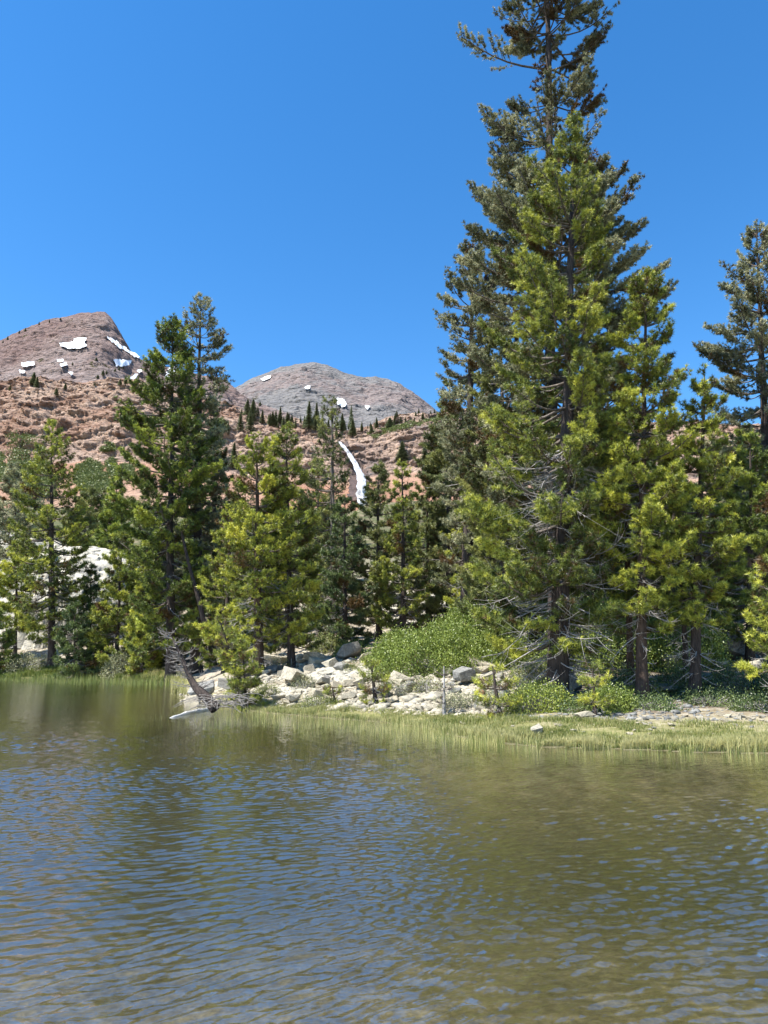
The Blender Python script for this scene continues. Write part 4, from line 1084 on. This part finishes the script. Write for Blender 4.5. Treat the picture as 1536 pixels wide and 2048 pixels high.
outcrop('granite_ledge', 590, 790, 1306, 1345, 26.5, 4.5, 'fractured pale granite ledge across the top of the talus', GRAN_L, 3, .22)
outcrop('granite_ledge', 850, 1030, 1338, 1390, 21.5, 3.0, 'cracked pale grey ledge left of the thick dark trunk', GRAN_L, 6, .2)
outcrop('granite_ledge', 505, 640, 1338, 1380, 24.5, 2.6, 'low angular ledge with a dark overhang right of the leaning young pine', GRAN_L, 8, .2)
outcrop('granite_ledge', 660, 830, 1362, 1400, 23.0, 2.0, 'low broken ledge in the lower middle of the talus', GRAN_L, 12, .18)
outcrop('granite_outcrop', 770, 930, 1175, 1240, 52, 8, 'pale rock ledge showing between trunks above the shrub mound', GRAN_B, 14)

# ------------------------------------------------------------------ shrubs
def shrub(px, py_foot, wpx, hpx, label, D=None, fmat=F_SHR, n=9000, leaf=.055, depth=None, seed=0, name='leafy_shrub', cat='shrub', stems=True, group=None, zoff=0):
    rng = np.random.RandomState(seed)
    if D is None:
        X, D, Z, ok = [float(np.ravel(v)[0]) for v in ground_at_px(np.array([px], float), np.array([py_foot], float))]
    X = (px - 768) / FPX * D; Z = gz(X, D) + zoff
    w_ = wpx / 2 / FPX * D; h_ = hpx / FPX * D; dp = depth or w_ * .8
    # bumpy mound of twig clusters
    nc_ = max(60, n // 28)
    a = rng.rand(nc_) * 6.283; e = np.arccos(rng.rand(nc_)); 
    sh = rng.uniform(.72, 1.0, nc_) ** .5
    c = np.stack([np.cos(a) * np.sin(e), np.sin(a) * np.sin(e), np.cos(e)], 1)
    lump = 1 + .22 * perlin(c[:, 0] * 2.2 + seed, c[:, 1] * 2.2, c[:, 2] * 2.2) + .12 * perlin(c[:, 0] * 6 + seed, c[:, 1] * 6, c[:, 2] * 6)
    c = c * (sh * lump)[:, None] * np.array([w_, dp, h_])
    per = n // nc_
    cs = leaf * 3.2
    C = np.repeat(c, per, 0) + rng.normal(size=(nc_ * per, 3)) * cs * np.array([.6, .6, .8])
    gb = ground_q(X + C[:, 0], D + C[:, 1]) - Z
    C[:, 2] = np.maximum(C[:, 2], 0.02) + gb * np.clip(1 - C[:, 2] / h_ * .5, 0, 1)
    d = rng.normal(size=C.shape) * .7 + np.array([0, 0, .8]); d /= np.linalg.norm(d, axis=1)[:, None]
    s = np.cross(d, rng.normal(size=d.shape)); s /= np.linalg.norm(s, axis=1)[:, None] + 1e-9
    L = leaf * rng.uniform(.7, 1.25, (len(C), 1))
    V = np.stack([C, C + d * L * .5 + s * L * .28, C + d * L, C + d * L * .5 - s * L * .28], 1).reshape(-1, 3)
    F = np.arange(len(C) * 4).reshape(-1, 4)
    tn = np.clip(np.repeat(np.clip(rng.normal(.5, .16, nc_), 0, 1), per) + rng.normal(size=len(C)) * .12, .05, 1)
    root = empty(name, (X, D, Z), label, cat, group)
    obj('foliage', mesh_np('foliage', V, F, fmat, False, {'tint': ('FACE', tn)}), root)
    if stems:
        ns = min(nc_, 160); sel = rng.choice(nc_, ns, False)
        b = c[sel] * np.array([.25, .25, 0]) ; e_ = c[sel] * .97
        mid = (b + e_) * .5 + rng.normal(size=b.shape) * .08 * h_
        for q_ in (b, mid, e_):
            gq = ground_q(X + q_[:, 0], D + q_[:, 1]) - Z
            q_[:, 2] = np.maximum(q_[:, 2], 0) + gq * np.clip(1 - q_[:, 2] / h_ * .5, 0, 1)
        b[:, 2] -= .1
        Vs, Fs = tubes(np.stack([b, mid, e_], 1), np.broadcast_to(np.array([.02, .013, .005]), (ns, 3)), 4)
        obj('stems', mesh_np('stems', Vs, Fs, DEAD if fmat is not F_SHR else TWIG, True), root)
    return root
shrub(868, 1308, 270, 72, 'bright green leafy shrub mound sloping down to the talus', 28.6, n=60000, leaf=.07, seed=1, depth=2.6)
shrub(975, 1300, 230, 112, 'highest part of the bright green shrub thicket left of the dead twigs', 29.5, n=52000, leaf=.07, seed=31, depth=2.6)
shrub(1010, 1300, 220, 130, 'right shoulder of leafy green brush behind the dead lower twigs', 31, n=36000, leaf=.075, seed=2, depth=2.4)
shrub(1190, 1300, 230, 130, 'green leafy bush right behind the thick dark trunk', 27, n=36000, leaf=.07, seed=3, depth=2.2)
shrub(1330, 1290, 200, 120, 'green leafy bush behind the two right hand trunks', 27, n=30000, leaf=.07, seed=4, depth=2.0)
shrub(1065, 1410, 130, 44, 'dark low currant bush at the foot of the thick trunk', 18.4, F_GRN, n=10000, leaf=.045, seed=5, depth=.6)
shrub(1205, 1412, 90, 34, 'low bright green bush right of the thick trunk', 17.6, n=9000, leaf=.045, seed=6, depth=.5)
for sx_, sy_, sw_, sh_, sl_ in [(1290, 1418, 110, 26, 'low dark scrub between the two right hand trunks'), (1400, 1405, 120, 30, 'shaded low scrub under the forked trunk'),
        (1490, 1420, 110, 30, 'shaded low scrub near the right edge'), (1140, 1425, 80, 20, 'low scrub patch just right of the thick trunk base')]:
    shrub(sx_, sy_, sw_ * .8, sh_ * .55, sl_, None, F_DRK, n=3500, leaf=.045, seed=int(sx_), depth=.6)  # dark leaf colour stands in for tree shade on this scrub
shrub(700, 1296, 60, 18, 'small yellow-green bush at the head of the talus', 34, n=5000, leaf=.06, seed=7)
shrub(655, 1290, 60, 30, 'dull green wispy bush left of the small yellow-green one', 36, F_OLV, n=5000, leaf=.06, seed=8)
shrub(210, 1100, 90, 40, 'green bush growing on top of the white outcrop', 84, F_SHR, n=7000, leaf=.14, seed=9, zoff=3.5)
shrub(248, 1325, 50, 42, 'pale grey-green bush at the left meadow edge', 52.5, F_SIL, n=5000, leaf=.1, seed=10)
shrub(905, 1396, 60, 26, 'dry straggly bush low on the right of the talus', 19.5, F_SIL, n=2200, leaf=.04, seed=11)
shrub(640, 1405, 70, 16, 'low olive scrub at the foot of the talus', 22, F_OLV, n=3000, leaf=.04, seed=12)
shrub(1060, 1345, 120, 44, 'shaded bush behind the foot of the thick trunk', 22.5, F_OLV, n=8000, leaf=.05, seed=13)
shrub(60, 1320, 130, 26, 'greyish brush and dead twigs along the left bank', 56, F_SIL, n=6000, leaf=.09, seed=14)

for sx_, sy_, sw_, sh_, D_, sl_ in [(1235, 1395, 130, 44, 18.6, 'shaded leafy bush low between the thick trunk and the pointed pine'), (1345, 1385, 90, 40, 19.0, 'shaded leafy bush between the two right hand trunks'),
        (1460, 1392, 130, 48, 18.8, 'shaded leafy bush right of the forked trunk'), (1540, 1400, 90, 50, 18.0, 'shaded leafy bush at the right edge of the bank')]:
    shrub(sx_, sy_, sw_, sh_, sl_, D_ + 1.6, F_DRK, n=7000, leaf=.05, seed=int(sx_) + 3, depth=.7)  # tree shade over these bushes is put into the dark foliage colour
for i, (px, py, w_, h_, fm, lb_) in enumerate([(540, 1392, 46, 16, F_OLV, 'dry olive weeds at the talus foot right of the leaning young pine'), (610, 1378, 44, 20, F_SIL, 'greyish dry herb tuft in the left half of the talus'),
        (700, 1352, 40, 18, F_OLV, 'olive herb tuft in the upper middle of the talus'), (780, 1400, 70, 34, F_SIL, 'grey straggly twigs beside the young pine in the talus'),
        (850, 1385, 60, 24, F_OLV, 'olive weeds in the right half of the talus'), (810, 1330, 60, 26, F_SHR, 'small green bush at the lower edge of the shrub mound'),
        (960, 1412, 60, 22, F_SIL, 'pale dry weeds by the rusty rock'), (560, 1340, 50, 24, F_OLV, 'olive scrub on the ledge behind the leaning young pine')]):
    shrub(px, py, w_, h_, lb_, None, fm, n=1500, leaf=.045, seed=60 + i, depth=.35)
# saplings
tree_px(752, 21.6, 742, 1318, 34, 'young pine with sparse upright shoots in the talus', F_YEL, BARK, 71, prof='fat', c0=.12, nbr=14, dead=14, k=12, tuft=.13, needle=.01, sink=.03, r0=.06)
tree_px(672, 22.0, 664, 1372, 20, 'knee high pine seedling low in the talus', F_YEL, BARK, 72, prof='fat', c0=.2, nbr=22, dead=0, k=12, tuft=.1, needle=.01, sink=.03, r0=.025)
tree_px(888, 18.8, 888, 1330, 20, 'scraggly bare sapling standing in the talus', F_SIL, DEAD, 73, prof='column', c0=.3, nbr=12, dens=.3, dead=20, k=8, tuft=.09, needle=.008, sink=.03, r0=.04)
tree_px(1000, 17.8, 985, 1330, 45, 'small pine bough tips at the foot of the dense pine', F_YEL, BARK, 74, prof='fat', c0=.1, nbr=12, dead=14, k=12, tuft=.13, needle=.009, sink=.03, r0=.06)
tree_px(500, 23.5, 440, 1240, 42, 'young yellow-green pine leaning left over the water behind the snag', F_YEL, BARK, 75, prof='fat', c0=.12, nbr=13, dead=40, k=13, tuft=.15, needle=.011, sink=.05, r0=.09)
tree_px(492, 23.2, 486, 1295, 40, 'low young pine at the root of the leaning one', F_YEL, BARK, 76, prof='fat', c0=.05, nbr=13, dead=20, k=13, tuft=.15, needle=.011, sink=.05, r0=.06)
tree_px(1190, 16.8, 1185, 1330, 36, 'little spreading pine in front of the smooth grey boulder', F_YEL, BARK, 77, prof='fat', c0=.15, nbr=12, dead=14, k=12, tuft=.12, needle=.009, sink=.03, r0=.04)

# ------------------------------------------------------------------ leaning dead snag and log
def snag():
    D = 21.3
    pts_px = [(432, 1400), (410, 1392), (392, 1376), (378, 1352), (366, 1320), (352, 1290), (338, 1264)]
    P = np.array([at(x, y, D + .15 * i) for i, (x, y) in enumerate(pts_px)])
    P[0, 2] -= .25
    base = P[0].copy(); P -= base
    rad = np.array([.17, .15, .12, .09, .06, .035, .012])
    s0 = np.linspace(0, 1, 7); s1 = np.linspace(0, 1, 25)
    Pi = np.stack([np.interp(s1, s0, P[:, i]) for i in range(3)], 1); Ri = np.interp(s1, s0, rad)
    for _ in range(2): Pi[1:-1] = (Pi[:-2] + Pi[1:-1] * 2 + Pi[2:]) / 4
    root = empty('dead_snag', tuple(base), 'bare silver-grey dead tree leaning out over the water at the spit', 'dead tree')
    V, F = tubes(Pi[None], Ri[None], 10); obj('trunk', mesh_np('trunk', V, F, BARK, True), root)
    rng = np.random.RandomState(8); n = 60
    tt = rng.uniform(.3, 1, n); o = np.stack([np.interp(tt, s1, Pi[:, i]) for i in range(3)], 1)
    a = rng.rand(n) * 6.28
    dirs = np.stack([np.cos(a), np.sin(a) * .8, rng.uniform(-.25, .45, n)], 1); dirs /= np.linalg.norm(dirs, axis=1)[:, None]
    l = (1.05 - .5 * tt) * rng.uniform(.5, 1.1, n) * .7
    s5 = np.linspace(0, 1, 6)[None, :, None]
    up = np.array([0, 0, 1.0])
    Q = o[:, None] + dirs[:, None] * l[:, None, None] * s5 + up * (l * rng.uniform(-.1, .55, n))[:, None, None] * s5 ** 2.4
    parts = [tubes(Q, (.012 * (1.25 - s5[..., 0])) * np.ones((n, 1)) + .002, 4)]
    m2 = 420; bi = rng.randint(0, n, m2); ss = rng.uniform(.25, 1, m2); idx = ss * 5; i0 = np.minimum(idx.astype(int), 4); f = (idx - i0)[:, None]
    o2 = Q[bi, i0] * (1 - f) + Q[bi, i0 + 1] * f
    d2 = dirs[bi] + rng.normal(size=(m2, 3)) * .55; d2 /= np.linalg.norm(d2, axis=1)[:, None]
    l2 = .32 * l[bi] * rng.uniform(.4, 1.2, m2); s4 = np.linspace(0, 1, 4)[None, :, None]
    Q2 = o2[:, None] + d2[:, None] * l2[:, None, None] * s4 + up * (l2 * .45)[:, None, None] * s4 ** 2
    parts.append(tubes(Q2, np.broadcast_to(np.array([.0065, .0055, .0045, .003]), (m2, 4)), 3))
    V, F = merge(parts); obj('branches', mesh_np('branches', V, F, SNAGW, True), root)
    # tangle of roots and dead twigs lying at the foot
    n = 120; o = np.stack([rng.uniform(-.5, .9, n), rng.normal(size=n) * .3, rng.uniform(.05, .4, n)], 1)
    a = rng.rand(n) * 6.28; d = np.stack([np.cos(a), np.sin(a) * .5, rng.uniform(-.1, .5, n)], 1)
    l = rng.uniform(.25, .8, n); Q = o[:, None] + d[:, None] * l[:, None, None] * s4 + up * (-.35 * l)[:, None, None] * s4 ** 2
    V, F = tubes(Q, np.broadcast_to(np.array([.011, .009, .007, .004]), (n, 4)), 4); obj('roots', mesh_np('roots', V, F, SNAGW, True), root)
snag()

def fallen_log():
    a = on_water(338, 1436); b = on_water(428, 1418)
    n = 14; s = np.linspace(0, 1, n)
    P = np.stack([a[0] + (b[0] - a[0]) * s, a[1] + (b[1] - a[1]) * s + .1 * np.sin(s * 3), -.03 + .09 * s + .03 * np.sin(s * 5)], 1)
    base = P[0].copy(); R = .025 + .05 * s ** .6 + .012 * np.sin(s * 23); R[-1] = .035
    V, F = tubes((P - base)[None], R[None], 10)
    m_, t_, out_ = newmat('bleached_wood')
    n_ = noise(t_, 4, 6, .6, coords(t_, 'Object', (1, 6, 6))); pbsdf(t_, out_, ramp(t_, n_, [(.3, (.34, .34, .33)), (.7, (.66, .66, .64))]), .8, bumpn(t_, n_, .6, .02))
    obj('fallen_log', mesh_np('fallen_log', V, F, m_, True), None, tuple(base), label='bleached white log lying in the shallow water among the reeds', cat='log')
fallen_log()
# two bare logs leaning under the big dark pine
def pole(pts, D, r, label):
    P = np.array([at(x, y, D) for x, y in pts]); base = P[0].copy()
    s0 = np.linspace(0, 1, len(P)); s1 = np.linspace(0, 1, 12)
    Q = np.stack([np.interp(s1, s0, P[:, i]) for i in range(3)], 1) - base
    V, F = tubes(Q[None], (r * (1 - .5 * s1))[None], 8)
    obj('leaning_dead_tree', mesh_np('leaning_dead_tree', V, F, BARK, True), None, tuple(base), label=label, cat='dead tree')
pole([(412, 1262), (395, 1190), (378, 1130), (362, 1060)], 44.6, .16, 'slanting bare dead trunk leaning under the big dark pine')

# ------------------------------------------------------------------ grass and reeds
def blades(X, Y, Z, H, W, rng, bendy=.25, tint=(.2, .9)):
    n = len(X)
    a = rng.rand(n) * 6.283; b = rng.normal(size=n) * bendy * H
    a2 = rng.rand(n) * 6.283
    wx, wy = np.cos(a) * W / 2, np.sin(a) * W / 2
    B0 = np.stack([X - wx, Y - wy, Z - .02], 1); B1 = np.stack([X + wx, Y + wy, Z - .02], 1)
    mx, my = X + np.cos(a2) * b * .35, Y + np.sin(a2) * b * .35
    M0 = np.stack([mx - wx * .8, my - wy * .8, Z + H * .6], 1); M1 = np.stack([mx + wx * .8, my + wy * .8, Z + H * .6], 1)
    T = np.stack([X + np.cos(a2) * b, Y + np.sin(a2) * b, Z + H * (1 - .3 * np.abs(b / H))], 1)
    V = np.stack([B0, B1, M0, M1, T], 1).reshape(-1, 3)
    i = np.arange(n) * 5
    F4 = np.stack([i, i + 1, i + 3, i + 2], 1); F3 = np.stack([i + 2, i + 3, i + 4], 1)
    tn = rng.uniform(*tint, n); return V, [F4, F3], np.concatenate([tn, tn])
GRASS = foliage_mat('meadow_grass', (0.080, 0.120, 0.022), (0.200, 0.250, 0.048), (0.50, 0.46, 0.20), (0.10, 0.10, 0.03), .35)
REED = foliage_mat('reed_stems', (0.045, 0.080, 0.014), (0.180, 0.220, 0.040), (0.58, 0.52, 0.22), (0.05, 0.06, 0.02), .3)
rng = np.random.RandomState(21)
def grass_area(name, label, n, xr, dr, H, W, mat, seed, tint, maxd=None, minz=None, cat='grass', wet=False, fade=None):
    rng = np.random.RandomState(seed)
    # sample along the shore in depth bands
    PX = rng.uniform(*xr, n * 3)
    sy = np.interp(PX, [p[0] for p in SHORE_PX], [p[1] for p in SHORE_PX])
    lo = np.interp(PX, dr[0], dr[1]); hi = np.interp(PX, dr[0], dr[2])
    PY = lo + (hi - lo) * rng.rand(n * 3)
    if wet:
        X, Y = on_water(PX, PY); Z = np.minimum(ground_q(X, Y), 0.0); ok = (Z > -.75)
    else:
        X, Y, Z, ok = ground_at_px(PX, PY); ok &= Z > -.03
    if fade: ok &= rng.rand(len(PX)) < np.interp(PX, fade[0], fade[1])
    cl_ = fbm(X * .9, Y * .9, 0 * X + seed, 3)
    ok &= rng.rand(len(X)) < np.clip(.55 + 2.4 * cl_, .05, 1)
    X, Y, Z = X[ok][:n], Y[ok][:n], Z[ok][:n]; k_ = len(X)
    hh = rng.uniform(*H, k_) * np.clip(1 + .9 * fbm(X * .5, Y * .5, 0 * X + seed + 3, 2), .5, 1.5)
    if wet: hh = hh - Z
    V, F, tn = blades(X, Y, Z, hh, rng.uniform(*W, k_), rng, .12 if wet else .3, tint)
    obj(name, mesh_np(name, V, F, mat, False, {'tint': ('FACE', tn)}), label=label, cat=cat, kind='stuff')
grass_area('meadow_grass', 'short bright green grass on the low bank at the right', 46000, (860, 1700), ([860, 1000, 1130, 1300, 1700], [1428, 1436, 1440, 1446, 1448], [1462, 1486, 1501, 1506, 1514]), (.03, .13), (.006, .012), GRASS, 1, (.15, 1.05))
grass_area('shore_sedge', 'straw yellow sedge fringe along the right waterline', 16000, (900, 1700), ([900, 1130, 1700], [1462, 1484, 1494], [1472, 1503, 1513]), (.08, .24), (.006, .012), GRASS, 2, (.75, 1.1))
grass_area('talus_foot_grass', 'green and straw grass between talus and reeds', 15000, (430, 950), ([430, 700, 950], [1400, 1420, 1436], [1416, 1440, 1478]), (.04, .16), (.006, .012), GRASS, 3, (.35, 1.1))
grass_area('shore_reeds', 'thin green and straw reeds standing in the shallows before the talus', 6000, (400, 1010), ([400, 600, 800, 1010], [1412, 1428, 1446, 1482], [1446, 1466, 1476, 1492]), (.04, .26), (.004, .009), REED, 4, (.15, 1.1), cat='reeds', wet=True, fade=([400, 470], [.2, 1]))
grass_area('sparse_reeds', 'sparse reeds in open water around the bleached log', 1000, (225, 460), ([225, 460], [1425, 1415], [1452, 1462]), (.04, .26), (.004, .009), REED, 5, (.1, .9), cat='reeds', wet=True, fade=([225, 330, 430], [.04, .35, 1]))
grass_area('open_water_reeds', 'scattered single reed stems in front of the reed bed', 900, (560, 1536), ([560, 900, 1100, 1536], [1455, 1478, 1500, 1510], [1482, 1500, 1508, 1518]), (.05, .3), (.004, .009), REED, 6, (.1, .9), cat='reeds', wet=True)
grass_area('far_meadow_grass', 'green meadow grass on the far left shore', 42000, (-60, 345), ([-60, 200, 345], [1325, 1327, 1345], [1358, 1359, 1366]), (.15, .42), (.018, .035), GRASS, 7, (.2, .6))
grass_area('far_shore_sedge', 'straw coloured sedge along the far left waterline', 9000, (140, 372), ([140, 372], [1346, 1352], [1360, 1392]), (.15, .5), (.014, .03), GRASS, 8, (.7, 1.1))
grass_area('far_water_reeds', 'reeds at the waterline of the far left shore', 5000, (-60, 360), ([-60, 360], [1352, 1356], [1364, 1372]), (.1, .5), (.012, .028), REED, 9, (.1, .6), cat='reeds', wet=True)
